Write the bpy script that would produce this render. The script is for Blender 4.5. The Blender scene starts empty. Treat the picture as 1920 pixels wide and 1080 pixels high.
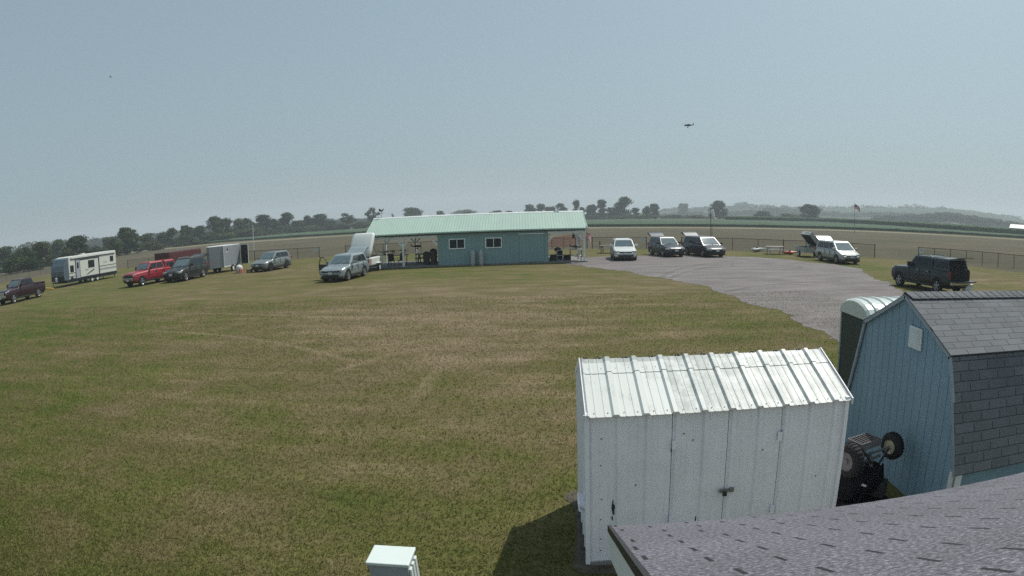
import bpy, math, random
import numpy as np
from mathutils import Vector, Matrix
rnd = random.Random(7)
R_ = math.radians
SC = bpy.context.scene
COL = SC.collection

# ---------------------------------------------------------------- camera
FPX, CX, CY, CAMH = 1140.06, 1076.08, 579.33, 3.8
PITCH, ROLL = 0.15548843, 0.01872978
def _rot():
    cp, sp, cr, sr = math.cos(PITCH), math.sin(PITCH), math.cos(ROLL), math.sin(ROLL)
    v = np.array([0, -cp, -sp])
    dn = np.array([v[0]*cr - v[1]*sr, v[0]*sr + v[1]*cr, v[2]])
    up = -dn; fw = np.array([0, 0, -1.0]); Y = fw - fw.dot(up)*up; Y /= np.linalg.norm(Y)
    return np.array([np.cross(Y, up), Y, up])
RM = _rot()
cd = bpy.data.cameras.new('camera'); cam = bpy.data.objects.new('camera', cd); COL.objects.link(cam)
cd.type = 'PANO'; cd.panorama_type = 'FISHEYE_EQUISOLID'; cd.sensor_fit = 'HORIZONTAL'; cd.sensor_width = 36
cd.fisheye_lens = FPX/1920*36; cd.fisheye_fov = math.pi
cd.shift_x = -(CX-960)/1920; cd.shift_y = (CY-540)/1080
cd.clip_start = .05; cd.clip_end = 9000
M4 = Matrix([[float(RM[i][j]) for j in range(3)] + [0.0] for i in range(3)] + [[0, 0, 0, 1]])
cam.matrix_world = Matrix.Translation((0, 0, CAMH)) @ M4
SC.camera = cam

def ray(px, py):
    x = px-CX; y = CY-py; r = math.hypot(x, y); th = 2*math.asin(r/2/FPX); s = math.sin(th)/max(r, 1e-9)
    return RM @ np.array([x*s, y*s, -math.cos(th)])
def G(px, py, z=0.0):                       # point at height z seen at a place of the photograph
    d = ray(px, py); t = (z-CAMH)/d[2]
    return Vector((d[0]*t, d[1]*t, z))
def AT(px, py, dist):                       # point at a horizontal distance
    d = ray(px, py); t = dist/math.hypot(d[0], d[1])
    return Vector((d[0]*t, d[1]*t, CAMH+d[2]*t))

# ---------------------------------------------------------------- light
SUN_AZ, SUN_EL = R_(44), R_(57)             # azimuth from +Y towards +X
W = bpy.data.worlds.new('World'); SC.world = W; W.use_nodes = True
wn, wl = W.node_tree.nodes, W.node_tree.links
bg = wn['Background']; sky = wn.new('ShaderNodeTexSky'); sky.sky_type = 'NISHITA'; sky.sun_disc = False
sky.sun_elevation = SUN_EL; sky.sun_rotation = SUN_AZ; sky.air_density = 1.0; sky.dust_density = 4.0; sky.ozone_density = 2.0
hs = wn.new('ShaderNodeHueSaturation'); hs.inputs['Saturation'].default_value = .75; hs.inputs['Value'].default_value = 1.0
wl.new(sky.outputs[0], hs.inputs['Color'])
mx = wn.new('ShaderNodeMix'); mx.data_type = 'RGBA'; mx.inputs[0].default_value = .60       # even summer haze over the sky
mx.inputs[7].default_value = (2.80, 3.78, 4.20, 1)
tn = wn.new('ShaderNodeMix'); tn.data_type = 'RGBA'; tn.blend_type = 'MULTIPLY'; tn.inputs[0].default_value = 1; tn.inputs[7].default_value = (.60, .72, .75, 1)
wl.new(hs.outputs[0], tn.inputs[6]); wl.new(tn.outputs[2], mx.inputs[6]); wl.new(mx.outputs[2], bg.inputs[0]); bg.inputs[1].default_value = .085
sl = bpy.data.lights.new('sun', 'SUN'); so = bpy.data.objects.new('sun', sl); COL.objects.link(so)
sl.energy = 2.7; sl.angle = R_(.6); sl.color = (1, .95, .87)
sd = Vector((math.sin(SUN_AZ)*math.cos(SUN_EL), math.cos(SUN_AZ)*math.cos(SUN_EL), math.sin(SUN_EL)))
so.rotation_euler = sd.to_track_quat('Z', 'Y').to_euler(); so.location = (20, 20, 60)
SC.view_settings.view_transform = 'Standard'; SC.view_settings.look = 'None'
SC.view_settings.exposure = 0.55; SC.view_settings.gamma = 1
SC.cycles.max_bounces = 5; SC.cycles.volume_bounces = 1; SC.cycles.transparent_max_bounces = 12
SC.cycles.caustics_reflective = False; SC.cycles.caustics_refractive = False
SC.cycles.use_denoising = False; SC.cycles.use_adaptive_sampling = False

# ---------------------------------------------------------------- materials
MATS = {}
def mat(name, col, rough=.6, metal=0, coat=0, var=.12, scale=3.0, bump=0, bscale=40, spec=.5, alpha=1):
    if name in MATS: return MATS[name]
    m = bpy.data.materials.new(name); m.use_nodes = True; n, l = m.node_tree.nodes, m.node_tree.links
    b = n['Principled BSDF']; b.inputs['Roughness'].default_value = rough; b.inputs['Metallic'].default_value = metal
    b.inputs['Coat Weight'].default_value = coat; b.inputs['Specular IOR Level'].default_value = spec
    b.inputs['Alpha'].default_value = alpha
    tc = n.new('ShaderNodeTexCoord'); no = n.new('ShaderNodeTexNoise'); no.inputs['Scale'].default_value = scale; no.inputs['Detail'].default_value = 6
    l.new(tc.outputs['Object'], no.inputs['Vector'])
    r = n.new('ShaderNodeValToRGB'); r.color_ramp.elements[0].position = .3; r.color_ramp.elements[1].position = .7
    r.color_ramp.elements[0].color = tuple(c*(1-var) for c in col) + (1,)
    r.color_ramp.elements[1].color = tuple(min(1, c*(1+var)) for c in col) + (1,)
    l.new(no.outputs[0], r.inputs[0]); l.new(r.outputs[0], b.inputs['Base Color'])
    if bump:
        n2 = n.new('ShaderNodeTexNoise'); n2.inputs['Scale'].default_value = bscale; n2.inputs['Detail'].default_value = 4
        bp = n.new('ShaderNodeBump'); bp.inputs['Strength'].default_value = bump; bp.inputs['Distance'].default_value = .02
        l.new(tc.outputs['Object'], n2.inputs['Vector']); l.new(n2.outputs[0], bp.inputs['Height']); l.new(bp.outputs[0], b.inputs['Normal'])
    MATS[name] = m; return m
class NT:                                   # small node helper
    def __init__(s, name):
        s.m = bpy.data.materials.new(name); s.m.use_nodes = True; s.n, s.l = s.m.node_tree.nodes, s.m.node_tree.links
        s.b = s.n['Principled BSDF']; s.tc = s.n.new('ShaderNodeTexCoord').outputs['Object']; MATS[name] = s.m
    def put(s, v, i):
        if isinstance(v, bpy.types.NodeSocket): s.l.new(v, i)
        elif isinstance(v, (tuple, list)) and len(v) == 3 and i.type == 'RGBA': i.default_value = tuple(v)+(1,)
        else: i.default_value = v
    def math(s, op, a, b=0.0, c=0.0):
        x = s.n.new('ShaderNodeMath'); x.operation = op
        for k, v in enumerate((a, b, c)): s.put(v, x.inputs[k])
        return x.outputs[0]
    def map(s, vec, scale=(1, 1, 1), rot=(0, 0, 0), loc=(0, 0, 0)):
        x = s.n.new('ShaderNodeMapping'); s.l.new(vec, x.inputs[0]); x.inputs[1].default_value = loc; x.inputs[2].default_value = rot; x.inputs[3].default_value = scale
        return x.outputs[0]
    def noise(s, scale, detail=4, vec=None, rough=.5):
        x = s.n.new('ShaderNodeTexNoise'); s.l.new(vec or s.tc, x.inputs['Vector']); x.inputs['Scale'].default_value = scale
        x.inputs['Detail'].default_value = detail; x.inputs['Roughness'].default_value = rough
        return x.outputs[0]
    def ramp(s, f, pts):
        x = s.n.new('ShaderNodeValToRGB'); s.put(f, x.inputs[0]); e = x.color_ramp.elements
        while len(e) < len(pts): e.new(.5)
        for q, (p, c) in zip(e, pts):
            q.position = p; q.color = (tuple(c)+(1,)) if isinstance(c, tuple) else (c, c, c, 1)
        return x.outputs[0]
    def mix(s, f, a, b, mode='MIX'):
        x = s.n.new('ShaderNodeMix'); x.data_type = 'RGBA'; x.blend_type = mode
        s.put(f, x.inputs[0]); s.put(a, x.inputs[6]); s.put(b, x.inputs[7]); return x.outputs[2]
    def sep(s, v):
        x = s.n.new('ShaderNodeSeparateXYZ'); s.l.new(v, x.inputs[0]); return x.outputs
    def bump(s, h, strength, dist):
        x = s.n.new('ShaderNodeBump'); s.put(h, x.inputs['Height']); x.inputs['Strength'].default_value = strength; x.inputs['Distance'].default_value = dist
        s.l.new(x.outputs[0], s.b.inputs['Normal'])
    def out(s, col, rough=.8, metal=0):
        s.put(col, s.b.inputs['Base Color']); s.put(rough, s.b.inputs['Roughness']); s.b.inputs['Metallic'].default_value = metal
        return s.m

def lawn_mat():
    t = NT('lawn'); t.b.inputs['Specular IOR Level'].default_value = .1
    big = t.noise(.05, 5, t.map(t.tc, (1, 1.6, 1), (0, 0, .25), (13, 4, 0)), .62)
    mid = t.noise(.55, 5, t.map(t.tc, (1, 1.3, 1), (0, 0, .4)), .65)
    fine = t.noise(9, 6, None, .75); vf = t.noise(70, 3, None, .7)
    st = t.noise(.9, 6, t.map(t.tc, (.22, 1.1, 1), (0, 0, .10)), .7)       # mowing streaks
    y = t.sep(t.tc)[1]; x = t.sep(t.tc)[0]
    # dry patch in the middle of the lawn
    dx = t.math('DIVIDE', t.math('SUBTRACT', x, -5.5), 13.0); dy = t.math('DIVIDE', t.math('SUBTRACT', y, 25.0), 13.0)
    patch = t.math('SUBTRACT', 1.0, t.math('SQRT', t.math('ADD', t.math('MULTIPLY', dx, dx), t.math('MULTIPLY', dy, dy))))
    patch = t.math('MULTIPLY', t.math('MAXIMUM', patch, -.35), .10)
    v = t.math('ADD', t.math('MULTIPLY', big, .50), t.math('MULTIPLY', mid, .42))
    v = t.math('ADD', v, t.math('MULTIPLY', fine, .10)); v = t.math('ADD', v, t.math('MULTIPLY', st, .16)); v = t.math('ADD', v, patch)
    c = t.ramp(v, [(.37, (.042, .078, .014)), (.45, (.068, .092, .020)), (.53, (.100, .100, .032)), (.61, (.128, .106, .052)), (.74, (.195, .150, .096))])
    c = t.mix(.6, c, t.ramp(vf, [(.28, .25), (.5, 1.0), (.74, 2.1)]), 'MULTIPLY')
    c = t.mix(.55, c, t.ramp(fine, [(.3, .5), (.7, 1.55)]), 'MULTIPLY')
    c = t.mix(.45, c, t.ramp(st, [(.32, .6), (.55, 1.0), (.72, 1.6)]), 'MULTIPLY')
    brk = t.noise(.8, 4, None, .6); brk2 = t.noise(.25, 4, None, .6)
    for tr, wd_ in ((((560, 594), (760, 597), (945, 604)), .16), (((600, 581), (780, 583), (930, 589)), .12), (((300, 588), (480, 590), (640, 597)), .14), (((770, 757), (803, 715), (828, 682)), .13), (((250, 620), (500, 640), (700, 690)), .10), (((880, 640), (760, 660), (620, 700)), .10)):
        (ax, ay), (bx, by), (ex, ey) = [tuple(G(*q)[:2]) for q in tr]
        D = 2*(ax*(by-ey)+bx*(ey-ay)+ex*(ay-by)); q = lambda u, v: u*u+v*v
        ox = (q(ax, ay)*(by-ey)+q(bx, by)*(ey-ay)+q(ex, ey)*(ay-by))/D; oy = (q(ax, ay)*(ex-bx)+q(bx, by)*(ax-ex)+q(ex, ey)*(bx-ax))/D; r = math.hypot(ax-ox, ay-oy); hl = math.hypot(ex-ax, ey-ay)/2
        ddx = t.math('SUBTRACT', x, ox); ddy = t.math('SUBTRACT', y, oy); ring_ = t.math('ABSOLUTE', t.math('SUBTRACT', t.math('SQRT', t.math('ADD', t.math('MULTIPLY', ddx, ddx), t.math('MULTIPLY', ddy, ddy))), r))
        mx_, my_ = (ax+ex)/2, (ay+ey)/2; ddx = t.math('SUBTRACT', x, mx_); ddy = t.math('SUBTRACT', y, my_); far_ = t.math('DIVIDE', t.math('SQRT', t.math('ADD', t.math('MULTIPLY', ddx, ddx), t.math('MULTIPLY', ddy, ddy))), hl)
        k1 = t.ramp(t.math('ADD', ring_, t.math('MULTIPLY', brk, .3)), [(wd_*.8+.12, 1.0), (wd_*1.6+.22, 0.0)]); k2 = t.ramp(far_, [(.75, 1.0), (1.0, 0.0)]); k3 = t.ramp(brk2, [(.35, .25), (.6, 1.0)])
        c = t.mix(t.math('MULTIPLY', t.math('MULTIPLY', t.math('MULTIPLY', k1, k2), k3), .6), c, (.24, .185, .125))
    t.bump(t.math('ADD', t.math('MULTIPLY', vf, .6), fine), .35, .04)
    return t.out(c, .95)
def field_mat(name, a, b, c3, sc=(.05, .6), rough=.95, rows=None, bs=.4):
    t = NT(name); t.b.inputs['Specular IOR Level'].default_value = .1
    s1 = t.noise(1.0, 6, t.map(t.tc, (sc[0], sc[1], 1), (0, 0, .19)), .65); s2 = t.noise(.06, 4, None, .6); s3 = t.noise(3.5, 4, None, .7)
    v = t.math('ADD', t.math('MULTIPLY', s1, .55), t.math('MULTIPLY', s2, .45))
    c = t.ramp(v, [(.38, a), (.5, b), (.64, c3)])
    c = t.mix(.5, c, t.ramp(s3, [(.3, .5), (.7, 1.5)]), 'MULTIPLY')
    t.bump(s3, bs, .1)
    return t.out(c, rough)
def gravel_mat():
    t = NT('gravel'); a = t.noise(26, 6, None, .8); b = t.noise(.35, 5, t.map(t.tc, (1, 2.2, 1)), .6); st = t.noise(1.1, 5, t.map(t.tc, (.22, 1.4, 1), (0, 0, -.35)), .6)
    vo = t.n.new('ShaderNodeTexVoronoi'); vo.inputs['Scale'].default_value = 22; t.l.new(t.tc, vo.inputs['Vector'])
    c = t.ramp(b, [(.35, (.132, .118, .114)), (.6, (.176, .157, .154)), (.72, (.150, .138, .122))])
    c = t.mix(.9, c, t.ramp(a, [(.3, .3), (.5, 1.0), (.72, 1.9)]), 'MULTIPLY')
    c = t.mix(.6, c, t.ramp(st, [(.33, .6), (.5, 1.0), (.7, 1.4)]), 'MULTIPLY')
    s = t.sep(t.tc); wob = t.noise(.6, 3, None, .5)
    for (ax, ay), (bx, by), (ex, ey) in [[tuple(G(*q)[:2]) for q in tr] for tr in (((1250, 514), (1290, 501), (1352, 491)), ((1262, 520), (1305, 506), (1370, 495)), ((1375, 500), (1440, 494), (1500, 500)), ((1330, 560), (1400, 540), (1500, 530)))]:
        D = 2*(ax*(by-ey)+bx*(ey-ay)+ex*(ay-by)); q = lambda u, v: u*u+v*v
        ox = (q(ax, ay)*(by-ey)+q(bx, by)*(ey-ay)+q(ex, ey)*(ay-by))/D; oy = (q(ax, ay)*(ex-bx)+q(bx, by)*(ax-ex)+q(ex, ey)*(bx-ax))/D; r = math.hypot(ax-ox, ay-oy)
        dx = t.math('SUBTRACT', s[0], ox); dy = t.math('SUBTRACT', s[1], oy)
        d = t.math('ABSOLUTE', t.math('SUBTRACT', t.math('SQRT', t.math('ADD', t.math('MULTIPLY', dx, dx), t.math('MULTIPLY', dy, dy))), r))
        c = t.mix(.8, c, t.ramp(t.math('ADD', d, t.math('MULTIPLY', wob, .5)), [(.22, .62), (.50, 1.0), (.62, 1.12), (.78, 1.0)]), 'MULTIPLY')
    t.bump(vo.outputs[0], .6, .04); return t.out(c, .9)
def shingle_mat(name, base, du, dv, slot=True, rot=False, courses=True, shift=0.0, sw=.0075, tv=(.72, 1.25), gs=(.35, .95, 1.9), gsc=110, dk=(.012, .013, .017)):
    """x runs along the eave, y runs up the slope (both in metres, object space of a sloped sheet)."""
    t = NT(name); s = t.sep(t.tc); u = s[0]; w = s[1]
    row = t.math('FLOOR', t.math('DIVIDE', w, dv)); fv = t.math('FRACT', t.math('DIVIDE', w, dv))
    off = t.math('MULTIPLY', t.math('FRACT', t.math('MULTIPLY', row, .5)), 1.0)
    jit = t.n.new('ShaderNodeTexWhiteNoise'); jit.noise_dimensions = '1D'; t.l.new(row, jit.inputs['W'])
    uu = t.math('ADD', t.math('DIVIDE', u, du), t.math('ADD', off, t.math('MULTIPLY', jit.outputs[0], .14)))
    cell = t.math('FLOOR', uu); fu = t.math('FRACT', uu)
    wn2 = t.n.new('ShaderNodeTexWhiteNoise'); wn2.noise_dimensions = '2D'; cx = t.n.new('ShaderNodeCombineXYZ'); t.l.new(cell, cx.inputs[0]); t.l.new(row, cx.inputs[1]); t.l.new(cx.outputs[0], wn2.inputs['Vector'])
    sw = sw/du
    slotm = t.math('LESS_THAN', fu, sw*1.6 if slot else 0.0)
    slotm = t.math('MULTIPLY', slotm, t.math('LESS_THAN', fv, .80))
    edge = t.math('LESS_THAN', fv, .07 if courses else .0)
    gr = t.noise(gsc, 4, None, .8); big = t.noise(1.3, 4, None, .6); spk = t.noise(320, 2, None, .6)
    c = t.mix(1.0, base, t.ramp(gr, [(.3, gs[0]), (.5, gs[1]), (.72, gs[2])]), 'MULTIPLY')
    c = t.mix(.6, c, t.ramp(spk, [(.35, .5), (.65, 1.6)]), 'MULTIPLY')
    c = t.mix(.55, c, t.ramp(wn2.outputs[0], [(0, tv[0]), (1, tv[1])]), 'MULTIPLY')
    c = t.mix(.5, c, t.ramp(big, [(.3, .7), (.7, 1.25)]), 'MULTIPLY')
    dark = t.math('MAXIMUM', slotm, edge)
    c = t.mix(dark, c, dk)
    h = t.math('SUBTRACT', t.math('ADD', t.math('MULTIPLY', fv, -.5), t.math('MULTIPLY', gr, .25)), t.math('MULTIPLY', dark, .8))
    t.bump(h, .7, .012); return t.out(c, .92)
def paint_metal(name, col, dirt, amt=.5, rough=.45):
    t = NT(name); a = t.noise(2.2, 6, None, .7); b = t.noise(38, 5, None, .7); s = t.noise(2.0, 6, t.map(t.tc, (3.5, 3.5, .5)), .7)
    d = t.math('ADD', t.math('MULTIPLY', a, .5), t.math('ADD', t.math('MULTIPLY', b, .2), t.math('MULTIPLY', s, .3)))
    c = t.mix(t.math('MULTIPLY', t.ramp(d, [(.45, 0.0), (.66, 1.0)]), amt), col, dirt)
    c = t.mix(.5, c, t.ramp(b, [(.3, .86), (.7, 1.1)]), 'MULTIPLY')
    return t.out(c, rough)
def sheet_roof_mat():
    t = NT('weathered_white_roof_metal'); s = t.sep(t.tc)
    cell = t.math('FLOOR', t.math('DIVIDE', s[0], .92)); yy = t.math('LESS_THAN', s[1], .92)
    w = t.n.new('ShaderNodeTexWhiteNoise'); w.noise_dimensions = '2D'; cx = t.n.new('ShaderNodeCombineXYZ'); t.l.new(cell, cx.inputs[0]); t.l.new(yy, cx.inputs[1]); t.l.new(cx.outputs[0], w.inputs['Vector'])
    a = t.noise(2.5, 6, None, .7); b = t.noise(30, 5, None, .75); l = t.noise(3, 4, t.map(t.tc, (6, .6, 1)), .6)
    d = t.math('ADD', t.math('MULTIPLY', a, .45), t.math('ADD', t.math('MULTIPLY', b, .25), t.math('MULTIPLY', l, .3)))
    d = t.math('ADD', d, t.math('MULTIPLY', w.outputs[0], .20)); d = t.math('SUBTRACT', d, .05)
    c = t.mix(t.ramp(d, [(.50, 0.0), (.62, .9)]), (.60, .62, .60), (.30, .33, .32))
    return t.out(c, .5)

GLASS = mat('dark_window_glass', (.018, .026, .034), .10, 0, 0, .2, spec=.3)
SKYGLASS = mat('windscreen_sky_reflection', (.11, .155, .175), .03, 0, 0, .2, spec=.5)  # pale blue base stands in for sky mirrored in the windscreens
RUBBER = mat('tyre_rubber', (.012, .012, .014), .85, bump=.2)
ALLOY = mat('wheel_alloy', (.42, .43, .44), .35, .7)
DARKPL = mat('dark_plastic', (.02, .021, .024), .6)
CHROME = mat('chrome_trim', (.55, .56, .58), .18, .9)
LAMPG = mat('headlamp_lens', (.5, .52, .53), .12, .3, .5)
REDL = mat('tail_lamp_lens', (.25, .015, .015), .2)
WHITEP = mat('white_paint', (.62, .64, .64), .5)
PLATE = mat('number_plate', (.55, .57, .6), .5)
BLACKIN = mat('dark_interior', (.012, .012, .015), .9)  # near-black for plain dark parts and for shade in openings left solid
GALV = mat('galvanised_steel', (.20, .21, .21), .5, .5)
WOODG = mat('weathered_wood', (.24, .22, .20), .85, var=.25, bump=.3)

# ---------------------------------------------------------------- mesh helpers
class MB:
    def __init__(s): s.v = []; s.f = []
    def add(s, vs, fs):
        o = len(s.v); s.v += [tuple(v) for v in vs]; s.f += [tuple(i+o for i in f) for f in fs]; return s
    def box(s, c, d, rz=0, rx=0, ry=0, tap=1.0):
        hx, hy, hz = d[0]/2, d[1]/2, d[2]/2
        m = Matrix.Translation(c) @ Matrix.Rotation(rz, 4, 'Z') @ Matrix.Rotation(ry, 4, 'Y') @ Matrix.Rotation(rx, 4, 'X')
        vs = [m @ Vector((sx*hx*(tap if sz > 0 else 1), sy*hy*(tap if sz > 0 else 1), sz*hz)) for sz in (-1, 1) for sx, sy in ((-1, -1), (1, -1), (1, 1), (-1, 1))]
        return s.add(vs, [(3, 2, 1, 0), (4, 5, 6, 7), (0, 1, 5, 4), (1, 2, 6, 5), (2, 3, 7, 6), (3, 0, 4, 7)])
    def tube(s, a, b, r0, r1=None, n=8, cap=True):
        r1 = r0 if r1 is None else r1; a, b = Vector(a), Vector(b); d = (b-a).normalized()
        x = d.cross(Vector((0, 0, 1))) if abs(d.z) < .95 else d.cross(Vector((1, 0, 0))); x.normalize(); y = d.cross(x)
        vs = []
        for c, r in ((a, r0), (b, r1)):
            for k in range(n):
                t = 2*math.pi*k/n; vs.append(c + x*math.cos(t)*r + y*math.sin(t)*r)
        fs = [(k, (k+1) % n, n+(k+1) % n, n+k) for k in range(n)]
        if cap: fs += [tuple(range(n))[::-1], tuple(range(n, 2*n))]
        return s.add(vs, fs)
    def path(s, pts, r, n=6):
        for a, b in zip(pts, pts[1:]): s.tube(a, b, r, r, n)
        return s
    def slab(s, poly, z0, z1):
        n = len(poly); vs = [(p[0], p[1], z0) for p in poly] + [(p[0], p[1], z1) for p in poly]
        return s.add(vs, [tuple(range(n))[::-1], tuple(range(n, 2*n))] + [(k, (k+1) % n, n+(k+1) % n, n+k) for k in range(n)])
    def prism(s, poly, vec):                # poly: 3-D points, extruded along vec
        n = len(poly); v = Vector(vec); vs = [Vector(p) for p in poly] + [Vector(p)+v for p in poly]
        return s.add(vs, [tuple(range(n))[::-1], tuple(range(n, 2*n))] + [(k, (k+1) % n, n+(k+1) % n, n+k) for k in range(n)])
    def lathe(s, prof, c, axis='Z', n=20, cap=False):   # prof: (radius, height)
        c = Vector(c); vs = []
        for r, h in prof:
            for k in range(n):
                t = 2*math.pi*k/n; p = (r*math.cos(t), r*math.sin(t), h)
                if axis == 'Y': p = (p[0], p[2], p[1])
                if axis == 'X': p = (p[2], p[0], p[1])
                vs.append(c+Vector(p))
        fs = [(j*n+k, j*n+(k+1) % n, (j+1)*n+(k+1) % n, (j+1)*n+k) for j in range(len(prof)-1) for k in range(n)]
        if cap: fs += [tuple(range(n))[::-1], tuple(range((len(prof)-1)*n, len(prof)*n))]
        return s.add(vs, fs)
    def loft(s, rings, cap=True, closed=True):
        n = len(rings[0]); vs = [p for r in rings for p in r]
        fs = [(j*n+k, j*n+(k+1) % n, (j+1)*n+(k+1) % n, (j+1)*n+k) for j in range(len(rings)-1) for k in range(n if closed else n-1)]
        if cap: fs += [tuple(range(n))[::-1], tuple(range((len(rings)-1)*n, len(rings)*n))]
        return s.add(vs, fs)
    def build(s, name, m, parent=None, smooth=False, bevel=0, seg=2, loc=None):
        me = bpy.data.meshes.new(name); me.from_pydata([tuple(v) for v in s.v], [], s.f); me.materials.append(m); me.update()
        o = bpy.data.objects.new(name, me); COL.objects.link(o)
        if parent: o.parent = parent
        if loc is not None: o.location = loc
        import bmesh as _b
        bm = _b.new(); bm.from_mesh(me); _b.ops.recalc_face_normals(bm, faces=bm.faces); bm.to_mesh(me); bm.free()
        if smooth: me.polygons.foreach_set('use_smooth', [True]*len(me.polygons))
        if bevel:
            b = o.modifiers.new('bevel', 'BEVEL'); b.width = bevel; b.segments = seg; b.limit_method = 'ANGLE'; b.angle_limit = R_(28); b.harden_normals = False
        return o
def npmesh(name, V, F, m, parent=None, smooth=False):
    me = bpy.data.meshes.new(name); k = F.shape[1]
    me.vertices.add(len(V)); me.vertices.foreach_set('co', V.astype(np.float32).ravel())
    me.loops.add(F.size); me.loops.foreach_set('vertex_index', F.astype(np.int32).ravel())
    me.polygons.add(len(F)); me.polygons.foreach_set('loop_start', np.arange(0, F.size, k, dtype=np.int32))
    me.materials.append(m); me.update(calc_edges=True); me.validate()
    o = bpy.data.objects.new(name, me); COL.objects.link(o)
    if parent: o.parent = parent
    return o
def tag(o, label, cat, group=None, kind=None):
    o['label'] = label; o['category'] = cat
    if group: o['group'] = group
    if kind: o['kind'] = kind
    return o
def thing(name, label, cat, loc=(0, 0, 0), rz=0, group=None):
    o = bpy.data.objects.new(name, None); COL.objects.link(o); o.location = loc; o.rotation_euler = (0, 0, rz)
    o.empty_display_size = .3
    return tag(o, label, cat, group)
def struct(o): o['kind'] = 'structure'; return o
def dup(root, label=None, loc=None, rz=None):
    r = root.copy(); COL.objects.link(r)
    for ch in list(root.children):
        c = ch.copy(); COL.objects.link(c); c.parent = r
        for g in ch.children:
            d = g.copy(); COL.objects.link(d); d.parent = c
    if label: r['label'] = label
    if loc is not None: r.location = loc
    if rz is not None: r.rotation_euler = (0, 0, rz)
    return r

# ---------------------------------------------------------------- ground
def sheet(name, pts, z, m, thick=0):
    b = MB()
    if thick: b.slab([(p[0], p[1]) for p in pts], z, z+thick)
    else: b.add([(p[0], p[1], z) for p in pts], [tuple(range(len(pts)))])
    return struct(b.build(name, m))
def lot_tufts():
    pass
S = 2600
RUN = field_mat('dry_mown_field', (.068, .068, .040), (.090, .080, .054), (.120, .100, .070))
struct(MB().add([(-S, -300, 0), (S, -300, 0), (S, S, 0), (-S, S, 0)], [(0, 1, 2, 3)]).build('ground', RUN))
# lawn this side of the fence line
lp = [(-160, -60), (60, -60), (60, 20)] + [tuple(G(x, y)[:2]) for x, y in ((1919, 512), (1722, 490), (1640, 483), (1480, 475), (1278, 468), (1112, 466), (880, 474), (648, 481), (478, 488), (240, 502), (100, 515), (2, 532))] + [(-160, 42)]
sheet('lawn', lp, .004, lawn_mat())
# gravel lot
gp = [G(x, y) for x, y in ((1060, 497), (1180, 510), (1280, 528), (1400, 562), (1480, 597), (1560, 635), (1700, 690), (1760, 640), (1710, 560), (1690, 545), (1640, 520), (1600, 500), (1500, 489), (1400, 481), (1300, 479), (1200, 480), (1098, 482), (1060, 486))]
def smooth_poly(p, it=2):
    for _ in range(it):
        q = []
        for a, b in zip(p, p[1:]+p[:1]): q += [a*.75+b*.25, a*.25+b*.75]
        p = q
    return p
gq = []
for a, b in zip(smooth_poly(gp), smooth_poly(gp)[1:]+smooth_poly(gp)[:1]):
    n = max(1, int((b-a).length/.22)); nv = Vector((-(b-a).y, (b-a).x, 0)).normalized()
    for k in range(n):
        p = a.lerp(b, k/n); ph = len(gq)*.11; wob = .22*math.sin(ph*1.3)+.16*math.sin(ph*3.1+1)+rnd.uniform(-.16, .16)
        gq.append(Vector((p.x+nv.x*wob, p.y+nv.y*wob, 0)))
sheet('gravel_lot', gq, .012, gravel_mat())
# bare earth beside the sheds
dirt = mat('bare_earth', (.085, .072, .055), .95, var=.35, scale=6, bump=.5, bscale=30)
# mown strip, crop field and corn beyond the runway
STR = [(-20, 494.5), (100, 482.5), (230, 474), (375, 459), (475, 452), (675, 439.5), (880, 431.5), (1100, 426.5), (1250, 426), (1400, 427), (1650, 433.8), (1802, 441.4), (1935, 449.6)]
sheet('pale_grass_strip', [G(x, y+1.9) for x, y in STR] + [G(x, y) for x, y in reversed(STR)], .006, field_mat('pale_dry_grass', (.14, .135, .085), (.20, .18, .12), (.25, .22, .15)))
def crop_block(name, near, far, h, m, dens, seed, amp):
    """a field as a block of plants: one sheet with an uneven top and a ragged front face"""
    rs = np.random.RandomState(seed); n = len(near); V = []; F = []
    K = 40
    P = []
    for i in range(n):
        a, b = Vector(near[i]), Vector(far[i]); row = []
        for k in range(K+1):
            t = (k/K)**1.7; p = a.lerp(b, t); row.append((p.x, p.y, h*(1+rs.uniform(-amp, amp)) if k else h*.9))
        P.append([(a.x, a.y, 0.0)] + row)
    for r in P: V += r
    w = K+2
    for i in range(n-1):
        for k in range(w-1): F.append((i*w+k, (i+1)*w+k, (i+1)*w+k+1, i*w+k+1))
    return struct(MB().add(V, F).build(name, m))
def resample(pts, n):
    L = [0]
    for a, b in zip(pts, pts[1:]): L.append(L[-1]+math.hypot(b[0]-a[0], b[1]-a[1]))
    out = []
    for k in range(n):
        d = L[-1]*k/(n-1); i = max(j for j in range(len(L)-1) if L[j] <= d+1e-9); t = (d-L[i])/(L[i+1]-L[i])
        out.append((pts[i][0]*(1-t)+pts[i+1][0]*t, pts[i][1]*(1-t)+pts[i+1][1]*t))
    return out
SOY = field_mat('bean_leaves', (.045, .075, .045), (.062, .098, .062), (.082, .118, .078), (.04, .5), bs=.8)
CORN = field_mat('corn_leaves', (.018, .042, .018), (.030, .058, .024), (.046, .078, .034), (.08, .3), bs=1.0)
nearp = [(330, 461.5), (440, 452.5), (560, 444.6), (690, 437), (880, 430), (1100, 425), (1250, 424.4), (1400, 425.4), (1540, 428.5), (1661, 433), (1802, 440), (1935, 448)]
farp = [(330, 460), (440, 447), (560, 438.5), (690, 430.5), (880, 421.5), (1100, 415), (1250, 414.3), (1400, 415), (1540, 418.5), (1661, 425.5), (1802, 435.5), (1935, 445)]
crop_block('bean_field', [G(x, y) for x, y in resample(nearp, 160)], [G(x, y) for x, y in resample(farp, 160)], .75, SOY, 0, 3, .12)
cn = [(1360, 414.5), (1460, 415.5), (1540, 417.5), (1661, 424.5), (1802, 434.5), (1935, 443.5)]
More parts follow.
